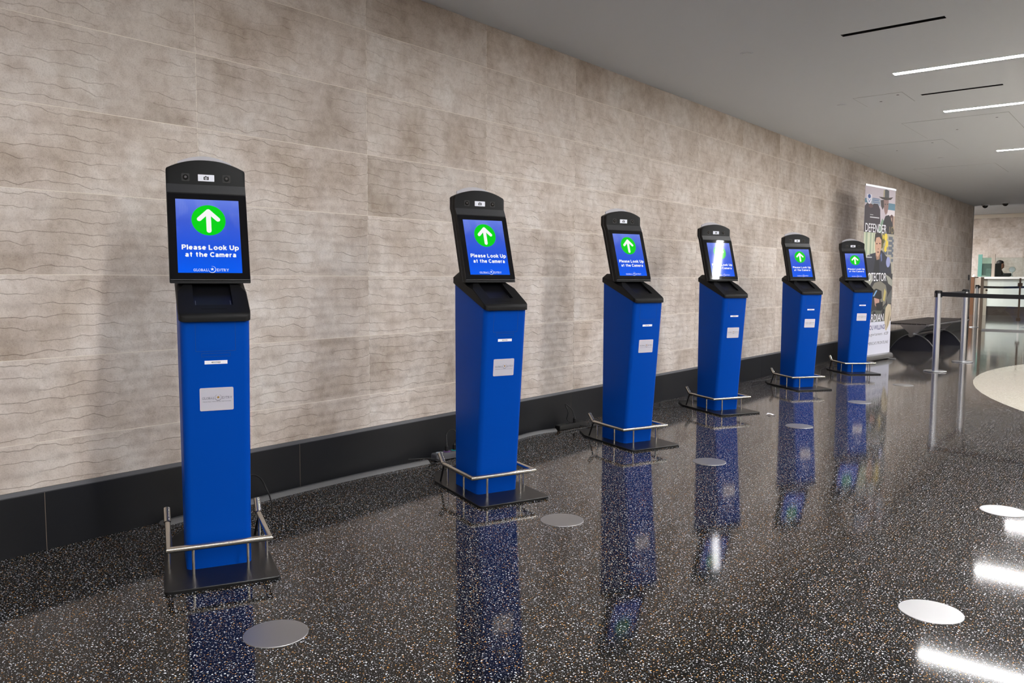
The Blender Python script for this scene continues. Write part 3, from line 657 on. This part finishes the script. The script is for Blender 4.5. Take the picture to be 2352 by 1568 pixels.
# black power strip
t = empty('power_strip', (.10, 4.62, 0), math.radians(84))
MB().plate(rrect(0, .30, -.026, .026, .006), frame((0, 0, 0), (1, 0, 0), (0, 1, 0)), .002, .036, .004).obj('case', 'cable_black', t)
for x in (.06, .12, .18, .24): MB().cyl((x, 0), .017, .035, .0375, 16).obj('outlet', 'black_rod', t)
tag(t, 'black power strip on floor against the baseboard', 'power strip')
plug(.125, 4.80, .0375, 'black plug in the black power strip')
cable([(.125, 4.80, .08), (.10, 4.80, .13), (.07, 4.76, .17), (.085, 4.775, .11), (.075, 4.78, .05), (.15, 4.84, .012), (.25, 4.92, .006), (.36, 4.95, .01), (.45, 4.92, .03)], .0035, 'black cord bent to a point above the black power strip')
cable([(.185, 4.60, .004), (.19, 4.70, .004), (.21, 4.80, .005), (.24, 4.93, .02), (.23, 5.03, .045), (.27, 5.06, .03), (.36, 5.02, .02)], .003, 'thin cord looping over the floor behind the kiosk with the black power strip')
cable([(.33, 2.08, .006), (.20, 2.17, .012), (.12, 2.20, .06), (.10, 2.17, .13), (.16, 2.07, .165), (.33, 1.90, .14), (.46, 1.80, .10)], .0035, 'black cord hooping out behind the end kiosk')
cable([(.06, 5.60, .004), (.10, 5.72, .004), (.16, 5.86, .004), (.17, 6.0, .008), (.12, 6.12, .03), (.18, 6.3, .03), (.32, 6.4, .025), (.46, 6.35, .03)], .0035, 'black cord on floor reaching the kiosk with the glare on its screen')
cable([(.14, 8.02, .02), (.20, 8.42, .018), (.30, 8.75, .004), (.34, 9.0, .004), (.26, 9.15, .03), (.30, 9.5, .07), (.36, 9.85, .08), (.5, 9.98, .05)], .0035, 'black cord trailing on floor to the kiosk in front of the banner')
cable([(.30, 8.74, .004), (.42, 8.85, .004), (.5, 9.0, .006), (.42, 9.3, .02), (.35, 9.6, .04), (.48, 9.9, .05)], .003, 'second thin cord curling at the foot of the kiosk in front of the banner')
# scrap of paper
o = MB().add([(-.035, -.012, .002), (-.005, -.016, .012), (.02, -.014, .004), (.036, -.004, .010), (.03, .014, .002), (.0, .012, .010), (-.03, .013, .013)], [(0, 1, 5, 6), (1, 2, 5), (2, 3, 4, 5)]).obj('paper_scrap', 'paper_white', None, smooth=0)
md = o.modifiers.new('s', 'SOLIDIFY'); md.thickness = .0008; o.location = (1.03, 6.27, 0); tag(o, 'small crumpled scrap of white paper on the dark floor', 'paper')

# ------------------------------------------------------------------ roll-up banner
mat('post_alu', rgb(196, 197, 202), .34, metal=1)
def banner():
    B0, B1 = Vector((.364, 10.961, 0)), Vector((.500, 11.881, 0)); d = (B1-B0); Wd = d.length; d.normalize()
    T = empty('roll_up_banner', B0, math.atan2(d.y, d.x))
    ZB0, ZB1 = .075, 2.31; H = ZB1-ZB0
    # local frame: X along the banner, -Y is its front, Z up
    fr = frame((0, 0, 0), (1, 0, 0), (0, 0, 1))
    def P(pts): return [(a*Wd, ZB1-b_*H) for a, b_ in pts]
    cas = MB().loft([[(x, y, z) for y, z in ((-.05, .012), (-.055, .03), (-.045, .07), (-.01, .085), (.02, .08), (.04, .05), (.045, .012))] for x in (-.012, Wd+.012)]).obj('cassette', 'steel_brushed', T, smooth=30)
    for x in (.12, Wd-.12): MB().box(x-.02, x+.02, -.14, .14, 0, .012).obj('foot', 'steel_brushed', cas, smooth=0)
    MB().box(-.004, Wd+.004, -.008, .008, ZB1-.012, ZB1+.014).obj('top_rail', 'post_alu', T, smooth=0)
    MB().tube([(Wd/2, .02, .05), (Wd/2, .02, ZB1)], .009, 10).obj('support_pole', 'steel', T)
    mat('b_white', rgb(212, 212, 226), .6)
    sheet = MB().box(0, Wd, -.0008, .0004, ZB0, ZB1).obj('printed_sheet', 'b_white', T, smooth=0)
    hh = [.0012]
    def pr(name, col, polys, bump=True):
        mn = 'b_%d_%d_%d' % col
        mat(mn, rgb(*col), .6)
        for q in polys: MB().flat(P(q), fr, hh[0]).obj(name, mn, sheet, smooth=0)
        hh[0] += .00012
    R = lambda a0, a1, b0, b1: [(a0, b1), (a1, b1), (a1, b0), (a0, b0)]
    E = lambda a, b_, ra, rb, n=20: [(a+ra*math.cos(2*math.pi*i/n), b_+rb*math.sin(2*math.pi*i/n)) for i in range(n)]
    # upper picture: person in a brimmed hat before a blurred crowd
    pr('print_sky', (190, 180, 190), [R(0, 1, 0, .27)])
    pr('print_band', (90, 126, 146), [R(0, .1, .075, .1), R(.76, 1, .085, .125)]); pr('print_haze', (150, 160, 176), [R(.2, .5, .07, .11)])
    pr('print_light', (214, 206, 212), [R(.74, 1, .125, .16)])
    pr('print_crowd', (58, 50, 58), [[(0, .27), (0, .12), (.08, .10), (.2, .115), (.3, .1), (.42, .1), (.5, .13), (.52, .2), (.46, .27)]])
    pr('print_crowd_warm', (92, 66, 66), [E(.19, .115, .07, .012), [(.8, .27), (.78, .17), (.9, .15), (1, .17), (1, .27)]])
    pr('print_stripe', (170, 146, 130), [R(.88, .91, .17, .22), R(.95, 1, .16, .24)])
    pr('print_green', (120, 148, 128), [[(.42, .27), (.5, .23), (.58, .18), (.66, .2), (.7, .27)]])
    pr('print_jacket', (44, 42, 46), [[(.56, .27), (.62, .2), (.68, .165), (.8, .155), (.92, .2), (1, .25), (1, .27)]])
    pr('print_face', (138, 112, 108), [[(.6, .065), (.77, .065), (.77, .11), (.74, .145), (.68, .158), (.64, .14), (.61, .11)]])
    pr('print_hair', (70, 62, 62), [[(.5, .075), (.6, .07), (.62, .11), (.58, .13), (.52, .11)], E(.66, .095, .02, .004), E(.735, .093, .016, .004)])
    pr('print_hat_crown', (76, 78, 84), [[(.58, .058), (.59, .012), (.68, .006), (.77, .012), (.78, .056)]])
    pr('print_hat_side', (176, 164, 140), [[(.58, .058), (.59, .012), (.63, .01), (.63, .058)]])
    pr('print_hat_brim', (62, 56, 52), [[(.43, .056), (.58, .055), (.78, .053), (.92, .046), (.84, .064), (.68, .07), (.54, .066)]])
    pr('print_badge', (126, 112, 78), [E(.93, .245, .045, .022), R(.83, .85, .225, .262)]); pr('print_badge_centre', (50, 46, 46), [E(.93, .245, .03, .014)])
    # seal
    pr('print_seal', (214, 214, 226), [[(.05, .05), (.21, .05), (.21, .085), (.17, .1), (.13, .106), (.09, .1), (.05, .085)]])
    pr('print_seal_mark', (58, 86, 148), [E(.13, .062, .045, .012), [(.085, .078), (.175, .078), (.13, .098)]]); pr('print_seal_cut', (214, 214, 226), [E(.13, .081, .024, .008)])
    pr('print_seal_text', (90, 112, 150), [R(.24, .46, .068, .072), R(.24, .44, .078, .083), R(.24, .47, .09, .094)])
    # middle picture: person in dark uniform before bricks and flowers
    pr('print_curtain', (190, 194, 170), [R(0, .4, .27, .51)]); pr('print_curtain_folds', (150, 164, 142), [R(.06, .12, .27, .45), R(.2, .25, .27, .45), R(.3, .33, .27, .44)])
    pr('print_wall', (158, 152, 138), [R(.4, 1, .27, .51)])
    pr('print_brick', (92, 98, 110), [R(.82, .96, .285+.03*k, .305+.03*k) for k in range(4)]+[R(.66, .79, .345+.03*k, .365+.03*k) for k in range(3)]+[R(.93, 1, .30+.03*k, .318+.03*k) for k in range(5)])
    pr('print_leaves', (96, 94, 52), [E(.64, .30, .06, .03), E(.6, .33, .05, .03)]); pr('print_flowers', (214, 190, 70), [E(.72, .29, .055, .022), E(.76, .33, .05, .022), E(.72, .36, .045, .02), E(.63, .29, .02, .015)])
    pr('print_uniform', (44, 46, 58), [[(.04, .51), (.06, .43), (.16, .40), (.34, .39), (.6, .37), (.78, .41), (.93, .45), (.96, .51)]])
    pr('print_uniform_dark', (28, 28, 34), [[(.34, .51), (.4, .41), (.52, .42), (.56, .51)]]); pr('print_lapel', (92, 104, 150), [[(.56, .40), (.6, .385), (.62, .43), (.59, .44)]])
    pr('print_neck', (150, 116, 96), [[(.40, .40), (.55, .385), (.53, .425), (.44, .43)]])
    pr('print_face', (188, 150, 128), [[(.36, .30), (.46, .285), (.57, .30), (.58, .35), (.54, .39), (.47, .412), (.41, .4), (.37, .36)]])
    pr('print_hair', (46, 40, 38), [[(.345, .315), (.36, .275), (.46, .262), (.56, .272), (.60, .31), (.595, .345), (.575, .31), (.5, .292), (.4, .298), (.37, .33)]])
    pr('print_features', (92, 62, 54), [E(.425, .333, .028, .004), E(.525, .331, .028, .004), [(.46, .362), (.5, .36), (.48, .368)], E(.475, .383, .04, .004)])
    pr('print_arm_badge', (140, 146, 190), [E(.83, .44, .07, .032)]); pr('print_small_text', (190, 190, 196), [R(.1, .22, .40, .404), R(.1, .28, .412, .418), R(.17, .27, .165, .168), R(.17, .47, .178, .184)])
    # lower picture: helmeted pilot
    pr('print_cockpit', (48, 47, 50), [R(0, 1, .51, .80)]); pr('print_cabin', (150, 150, 140), [[(.0, .51), (.3, .51), (.34, .55), (.2, .60), (0, .60)], [(.76, .515), (.9, .53), (1, .55), (1, .59), (.86, .57)]])
    pr('print_cabin_shade', (88, 88, 88), [[(.82, .66), (1, .6), (1, .69), (.86, .70)], [(.05, .62), (.25, .6), (.3, .72), (.1, .75)]])
    pr('print_helmet', (118, 114, 104), [[(.3, .60), (.4, .565), (.6, .555), (.78, .58), (.84, .63), (.8, .69), (.7, .71), (.5, .62)]])
    pr('print_helmet_strip', (176, 160, 96), [[(.74, .60), (.8, .62), (.76, .68), (.7, .67)]]); pr('print_visor', (26, 26, 30), [[(.3, .615), (.46, .60), (.64, .615), (.66, .66), (.52, .675), (.34, .655)]])
    pr('print_visor_glint', (120, 158, 196), [[(.36, .645), (.46, .61), (.5, .612), (.4, .648)], E(.3, .62, .04, .016)])
    pr('print_face', (180, 140, 128), [[(.4, .655), (.58, .665), (.58, .69), (.5, .715), (.44, .70)]]); pr('print_mask', (30, 30, 32), [[(.46, .69), (.7, .68), (.7, .735), (.52, .75)]])
    pr('print_suit', (84, 86, 80), [[(.18, .80), (.26, .745), (.4, .73), (.66, .735), (.8, .70), (.9, .72), (.82, .80)]]); pr('print_straps', (38, 38, 40), [[(.3, .80), (.4, .735), (.47, .74), (.4, .80)], [(.62, .80), (.7, .72), (.78, .73), (.7, .80)]])
    pr('print_white_foot', (206, 206, 220), [R(0, 1, .80, 1)])
    pr('print_sleeve', (186, 172, 146), [[(.78, .80), (.8, .72), (.88, .695), (.98, .70), (1, .76), (.95, .82), (.86, .86), (.82, .855)]]); pr('print_sleeve_fold', (140, 126, 104), [[(.86, .85), (.9, .78), (.96, .73), (.94, .79), (.9, .83)]])
    mat('b_ink_white', rgb(226, 226, 232), .6); mat('b_ink_navy', rgb(48, 50, 110), .6); mat('b_ink_grey', rgb(80, 80, 92), .6)
    def tx(s, m_, a0, a1, b0, b1, bold=0, name='lettering'):
        mb = MB(); put_text(mb, s, fr, hh[0], (a0+a1)/2*Wd, ZB1-(b0+b1)/2*H, (a1-a0)*Wd, (b1-b0)*H, bold); mb.obj(name, m_, sheet, smooth=0)
    tx('DEFENDER', 'b_ink_white', .03, .72, .218, .268, .006); tx('PROTECTOR', 'b_ink_white', .03, .78, .506, .556, .006); tx('GUARDIAN', 'b_ink_white', .03, .74, .753, .798, .006)
    tx('ARE YOU WILLING?', 'b_ink_navy', .05, .82, .820, .848, .012); tx('cbp.gov/careers', 'b_ink_grey', .20, .72, .866, .889); tx('#CBP', 'b_ink_grey', .78, .93, .866, .886); tx("AMERICA'S FRONTLINE", 'b_ink_grey', .20, .93, .920, .938)
    tag(T, 'tall white roll-up banner printed with uniformed people and DEFENDER, PROTECTOR lettering', 'banner'); return T
banner()

# ------------------------------------------------------------------ bench
def bench():
    mat('bench_black', rgb(38, 32, 32), .55); mat('alu', rgb(176, 176, 180), .3, metal=1)
    mat('bench_leg', rgb(28, 28, 40), .5)
    T = empty('bench', (.12, 12.95, 0), math.radians(90-3))     # local X along wall, local -Y out into the room
    Lb, D, z = 2.35, .64, .425
    seat = MB().box(0, Lb, -D, 0, z-.02, z-.006).obj('seat_frame', 'alu', T, smooth=0)
    for k in range(9):
        y1 = -.012-k*(D-.024)/9; y0 = y1-(D-.024)/9+.012
        MB().plate([(.01, y0), (Lb-.01, y0), (Lb-.01, y1), (.01, y1)], frame((0, 0, 0), (1, 0, 0), (0, 1, 0)), z-.012, z+.012, .004).obj('slat', 'bench_black', seat, smooth=0)
    MB().tube([(0, -D-.006, z-.012), (Lb, -D-.006, z-.012)], .014, 10).obj('front_rail', 'alu', T)
    MB().tube([(.28, -.33, .25), (Lb-.28, -.33, .25)], .036, 16).obj('beam', 'alu', T)
    for x in (.42, Lb-.42):
        # curved wing legs and the bracket that carries the seat
        arc = [(-.33-.33*t, .25-.25*t**2.2) for t in [i/10 for i in range(11)]]
        for s in (1, -1):
            pts = [((-.33+s*(y+.33)), zz) for y, zz in arc]
            MB().loft([[(x-.02, y, zz+.012) for y, zz in pts]+[(x-.02, y, zz-.0) for y, zz in reversed(pts)], [(x+.02, y, zz+.012) for y, zz in pts]+[(x+.02, y, zz) for y, zz in reversed(pts)]]).obj('leg', 'alu', T, smooth=30)
        half = [(y, zz-.001) for y, zz in arc]; full = half+[(-.66-y, zz) for y, zz in reversed(half[1:])]
        MB().loft([[(x+dx, y, zz) for y, zz in full] for dx in (-.008, .008)]).obj('web', 'bench_leg', T, smooth=0)
        MB().loft([[(x+dx, y, zz) for y, zz in ((-.37, .25), (-.29, .25), (-.12, z-.02), (-.54, z-.02))] for dx in (-.02, .02)]).obj('bracket', 'alu', T, smooth=0)
    tag(T, 'black slatted bench with curved aluminium legs against the tiled wall', 'bench')
bench()

# ------------------------------------------------------------------ belt posts
mat('belt_black', rgb(14, 14, 18), .6); mat('post_alu', rgb(196, 197, 202), .30, metal=1)
def post_proto():
    T = empty('belt_post')
    MB().cyl((0, 0), .125, .002, .012, 40, bev=.003).obj('base', 'post_alu', T)
    n = 32; secs = []
    for z in (.012, .93):
        secs.append([((.0355 if i % 8 else .0325)*math.cos(2*math.pi*i/n), (.0355 if i % 8 else .0325)*math.sin(2*math.pi*i/n), z) for i in range(n)])
    MB().loft(secs).obj('tube', 'post_alu', T, smooth=50)
    hd = MB().cyl((0, 0), .0375, .955, .965, 28, bev=.002).cyl((0, 0), .0345, .89, .955, 28).obj('head', 'belt_black', T)
    for a in range(4):
        c, s = math.cos(a*math.pi/2), math.sin(a*math.pi/2)
        MB().box(-.010, .010, .032, .043, .885, .955).obj('belt_clip', 'belt_black', hd, smooth=0).rotation_euler = (0, 0, a*math.pi/2)
    return T
pp = post_proto(); posts = []
BP = [(1.36, 10.52), (1.39, 11.98), (.10, 20.75), (1.00, 21.45), (3.15, 9.90)]
BL_ = ['aluminium belt post nearest the kiosks, holding the wide black belt', 'aluminium belt post just behind the one holding the wide belt, beside the bench', 'aluminium belt post at the end of the tiled wall by the glass gate', 'far aluminium belt post before the counter, at the other end of the distant belt', 'aluminium belt post out on the light floor area']
for k, ((x, y), lb) in enumerate(zip(BP, BL_)):
    o = pp if k == 0 else copy_tree(pp); o.location = (x, y, 0); o.rotation_euler = (0, 0, 0); tag(o, lb, 'belt post', 'retractable belt posts')
    tg = {0: 4, 1: 0, 2: 3, 3: 2, 4: 0}[k]; q = BP[tg]; o.rotation_euler = (0, 0, math.atan2(q[1]-y, q[0]-x))
def belt(a, b_, label, sag=.012):
    A, B = Vector(a), Vector(b_); d = (B-A); L_ = d.length; d.normalize(); A = A+d*.043; n = Vector((-d.y, d.x)); secs = []
    for i in range(13):
        t = i/12; c = A+d*(L_-.086)*t; s = -sag*4*t*(1-t)
        secs.append([(c.x+n.x*e, c.y+n.y*e, z+s) for e, z in ((-.001, .897), (.001, .897), (.001, .945), (-.001, .945))])
    o = MB().loft(secs).obj('belt', 'belt_black', None, smooth=0); tag(o, label, 'belt', 'black barrier belts')
belt(BP[0], BP[4], 'wide black belt stretched from the nearest post across the light floor area'); belt(BP[0], BP[1], 'short black belt between the two posts beside the bench', .004); belt(BP[2], BP[3], 'distant black belt between the two posts by the glass gate')

# ------------------------------------------------------------------ small wall fittings
o = MB().box(0, .02, -.03, .03, -.06, .06).box(.02, .024, -.02, .02, -.04, .0).obj('card_reader', 'trim_grey', None, smooth=0); o.location = (.004, 20.2, 1.13); tag(o, 'small grey card reader on tiled wall near its end', 'card reader')

# ------------------------------------------------------------------ glass gate in front of the counter
mat('bronze', rgb(74, 60, 48), .4, metal=.4); mat('bronze_light', rgb(128, 114, 100), .45, metal=.3)
mat('glass_clear', rgb(232, 240, 236), .02, trans=1, ior=1.45); mat('glass_green', rgb(180, 214, 200), .08, trans=.9, ior=1.45); mat('glass_aqua', rgb(96, 150, 138), .4, trans=.3)
T = empty('glass_gate', (.33, 19.72, 0), math.radians(3))
pg = MB().box(.0, .055, -.03, .03, 0, 1.14).obj('post', 'bronze_light', T, smooth=0)
MB().box(.70, .735, -.02, .02, .30, 1.12).obj('post', 'bronze', T, smooth=0)
MB().box(.055, .70, -.006, .006, .03, 1.09).obj('pane', 'glass_clear', T, smooth=0); MB().box(.735, 1.6, -.006, .006, .03, 1.09).obj('pane', 'glass_clear', T, smooth=0)
MB().box(.055, 1.6, -.015, .015, 0, .03).obj('bottom_rail', 'steel_brushed', T, smooth=0)
for z in (.22, .95): MB().box(.675, .76, -.02, .02, z, z+.07).obj('hinge', 'bronze', T, smooth=0)
MB().sphere((.115, -.04, .86), .022, 12, 8).obj('knob', 'bronze', T)
MB().box(1.6, 1.64, -.03, .03, 0, 1.14).obj('post', 'bronze', T, smooth=0)
tag(T, 'low clear glass gate with bronze posts at the end of the tiled wall', 'gate')

# ------------------------------------------------------------------ officer counter
mat('counter_white', rgb(222, 222, 218), .45); mat('wood_brown', rgb(92, 58, 30), .5); mat('wood_dark', rgb(52, 38, 30), .5); mat('counter_grey', rgb(150, 138, 126), .6)
T = empty('service_counter', (-.98, 28.0, 0))
MB().box(0, 4.2, -.05, .72, 1.10, 1.165).obj('worktop', 'counter_white', T, smooth=0)
MB().box(.16, 4.2, .06, .70, .27, 1.10).obj('front_panel', 'counter_white', T, smooth=0)
MB().box(.05, 4.2, .10, .70, .0, .27).obj('plinth', 'wood_dark', T, smooth=0)
MB().box(-.19, .16, .05, .70, 0, 1.13).obj('end_cabinet', 'counter_grey', T, smooth=0)
MB().box(-.30, -.19, .03, .70, .0, 1.16).obj('side_panel', 'wood_brown', T, smooth=0)
tag(T, 'white officer counter with brown plinth and wood end panel', 'counter')
T = empty('glass_screen', (-.98, 28.0, 1.165))
for x0, x1, m_ in ((-.02, .22, 'glass_green'), (.33, 1.10, 'glass_clear'), (1.16, 2.2, 'glass_clear')):
    MB().box(x0, x1, .16, .17, .0, .58).obj('pane', m_, T, smooth=0)
MB().box(-.13, -.02, .13, .15, 0, .68).obj('frosted_post', 'glass_aqua', T, smooth=0)
for x in (.235, 1.12): MB().box(x, x+.085, .14, .2, 0, .69).obj('post', 'counter_grey', T, smooth=0)
tag(T, 'glass screen with posts standing on the officer counter', 'screen')
def monitor(x, y, w_, h_, z, lb):
    T = empty('monitor', (x, y, 1.166)); MB().box(-w_/2, w_/2, -.02, .02, z, z+h_).obj('panel', 'slot_black', T, smooth=0); MB().box(-.03, .03, .0, .04, .0, z+.05).obj('stand', 'slot_black', T, smooth=0); MB().box(-.1, .1, -.06, .1, 0, .012).obj('foot', 'slot_black', T, smooth=0); tag(T, lb, 'monitor', 'monitors on the counter')
monitor(-.91, 28.45, .30, .36, .045, 'black monitor on officer counter by the keypad'); monitor(-.63, 28.45, .19, .36, .045, 'black monitor on officer counter in front of the officer')
T = empty('card_terminal', (-.855, 28.22, 1.166)); MB().loft([[(x, y, z) for y, z in ((0, 0), (.1, 0), (.13, .24), (.10, .25))] for x in (-.05, .08)]).obj('body', 'cover_grey', T, smooth=0); MB().box(-.035, .065, -.004, .01, .1, .2).obj('display_face', 'trim_grey', T, smooth=0); tag(T, 'grey tilted card terminal on counter', 'terminal')
T = empty('desk_fan', (-.22, 28.25, 1.166)); MB().cyl((0, 0), .05, 0, .015, 18).obj('foot', 'counter_white', T); MB().cyl((0, 0), .014, .015, .15, 12).obj('stem', 'counter_white', T)
mb = MB(); mb.tube([(.078*math.cos(2*math.pi*i/20), 0, .22+.078*math.sin(2*math.pi*i/20)) for i in range(21)], .012, 8); mb.obj('ring', 'counter_white', T); MB().plate(circle(0, .22, .07, 24), frame((0, 0, 0), (1, 0, 0), (0, 0, 1)), -.01, .01).obj('grille', 'paper_white', T); tag(T, 'small round white desk fan on counter', 'fan')
o = MB().plate(rrect(-.15, .15, -.08, .08, .03), frame((0, 0, 0), (1, 0, 0), (0, 1, 0)), 0, .05, .02).plate(rrect(-.1, .12, -.05, .06, .03), frame((0, 0, 0), (1, 0, 0), (0, 1, 0)), .05, .11, .02).obj('document_scanner', 'slot_black'); o.location = (-.372, 28.42, 1.166); tag(o, 'black document scanner on counter in front of the officer', 'scanner')
o = MB().cyl((0, 0), .045, 0, .03, 14, r1=.04).cyl((0, 0), .03, .03, .075, 14, r1=.008).obj('hand_bell', 'paper_white'); o.location = (-1.22, 28.2, 1.1605); tag(o, 'small white cone on counter end beside the glass', 'cone')

# officer: seated, profile to the right
def officer():
    mat('skin', rgb(168, 118, 92), .55); mat('hair', rgb(28, 22, 20), .6); mat('uniform', rgb(20, 21, 26), .7)
    T = empty('person', (-.72, 29.3, 0))
    me = bpy.data.meshes.new('body')
    V = [(0, 0, .72), (0, -.0, .95), (0.01, 0, 1.18), (.02, 0, 1.33), (.03, 0, 1.41),
         (.02, -.17, 1.29), (.10, -.23, 1.08), (.28, -.20, 1.0), (.02, .17, 1.29), (.10, .23, 1.08), (.28, .20, 1.0),
         (.10, -.09, .72), (.42, -.10, .70), (.42, -.10, .42), (.45, -.1, .08), (.10, .09, .72), (.42, .10, .70), (.42, .10, .42), (.45, .1, .08), (.56, -.1, .05), (.56, .1, .05)]
    Ed = [(0, 1), (1, 2), (2, 3), (3, 4), (3, 5), (5, 6), (6, 7), (3, 8), (8, 9), (9, 10), (0, 11), (11, 12), (12, 13), (13, 14), (0, 15), (15, 16), (16, 17), (17, 18), (14, 19), (18, 20)]
    Rr = [.15, .14, .15, .10, .055, .075, .055, .035, .075, .055, .035, .10, .08, .065, .05, .10, .08, .065, .05, .04, .04]
    me.from_pydata(V, Ed, []); o = link('body', me, T); me.materials.append(MATS['uniform'])
    sk = o.modifiers.new('skin', 'SKIN'); 
    for i, r in enumerate(Rr): me.skin_vertices[0].data[i].radius = (r, r)
    me.skin_vertices[0].data[0].use_root = True
    sb = o.modifiers.new('sub', 'SUBSURF'); sb.levels = 2; sb.render_levels = 2
    # head with face turned to +X
    mb = MB(); secs = []
    prof = [(1.38, .05, .055, .0), (1.42, .055, .058, .005), (1.45, .085, .062, .018), (1.48, .095, .070, .012), (1.52, .098, .075, .006), (1.56, .10, .077, .0), (1.60, .098, .076, -.006), (1.64, .082, .066, -.01), (1.665, .05, .045, -.012), (1.675, .012, .012, -.012)]
    for z, rx, ry, ox in prof: secs.append([(.035+ox+rx*math.cos(2*math.pi*i/20), ry*math.sin(2*math.pi*i/20), z) for i in range(20)])
    mb.loft(secs)
    mb.loft([[(.125, -.012, 1.56), (.125, .012, 1.56), (.12, .012, 1.50), (.12, -.012, 1.50)], [(.135, -.006, 1.555), (.135, .006, 1.555), (.155, .010, 1.51), (.155, -.010, 1.51)]])
    for s in (-1, 1): mb.sphere((.03, s*.078, 1.53), .022, 10, 6, sy=.4, sz=1.4)
    hd = mb.obj('head', 'skin', T, smooth=60)
    mb = MB(); secs = []
    for z, rx, ry, ox in [(1.49, .05, .074, -.055), (1.53, .078, .083, -.03), (1.575, .098, .086, -.012), (1.615, .105, .085, -.008), (1.655, .09, .074, -.01), (1.68, .055, .05, -.012), (1.692, .01, .01, -.012)]:
        secs.append([(.035+ox+rx*math.cos(2*math.pi*i/20), ry*math.sin(2*math.pi*i/20), z) for i in range(20)])
    mb.loft(secs); mb.obj('hair', 'hair', T, smooth=60)
    mb = MB()
    for s in (-1, 1): mb.sphere((.128, s*.032, 1.545), .010, 8, 6)
    mb.box(.122, .134, -.022, .022, 1.468, 1.475); mb.obj('eyes_and_mouth', 'hair', T)
    mb = MB()
    for s in (-1, 1):
        mb.sphere((.31, s*.20, .99), .04, 10, 6, sx=1.2, sz=.5)
        for k in range(4): mb.tube([(.34, s*.20+(k-1.5)*.02, .99), (.38, s*.20+(k-1.5)*.021, .985), (.405-.01*abs(k-1.5), s*.20+(k-1.5)*.022, .97)], .009, 7)
        mb.tube([(.31, s*.16, .99), (.345, s*.145, .985), (.365, s*.142, .975)], .010, 7)
    mb.obj('hands', 'skin', T, smooth=60)
    tag(T, 'person in dark uniform seated behind the counter, seen in profile', 'person')
    S_ = empty('office_chair', (-.72, 29.3, 0))
    MB().plate(rrect(-.24, .24, -.24, .24, .06), frame((0, 0, 0), (1, 0, 0), (0, 1, 0)), .50, .58, .02).obj('seat', 'slot_black', S_); MB().cyl((0, 0), .03, .06, .50, 12).obj('column', 'slot_black', S_)
    for k in range(5):
        a = k*2*math.pi/5; MB().tube([(0, 0, .08), (.28*math.cos(a), .28*math.sin(a), .03)], .025, 8).obj('leg', 'slot_black', S_)
    MB().plate(rrect(-.22, .22, .62, 1.12, .06), frame((-.25, 0, 0), (0, 1, 0), (0, 0, 1)), -.03, .03, .01).obj('backrest', 'slot_black', S_)
    tag(S_, 'black office chair under the seated person', 'chair')
officer()
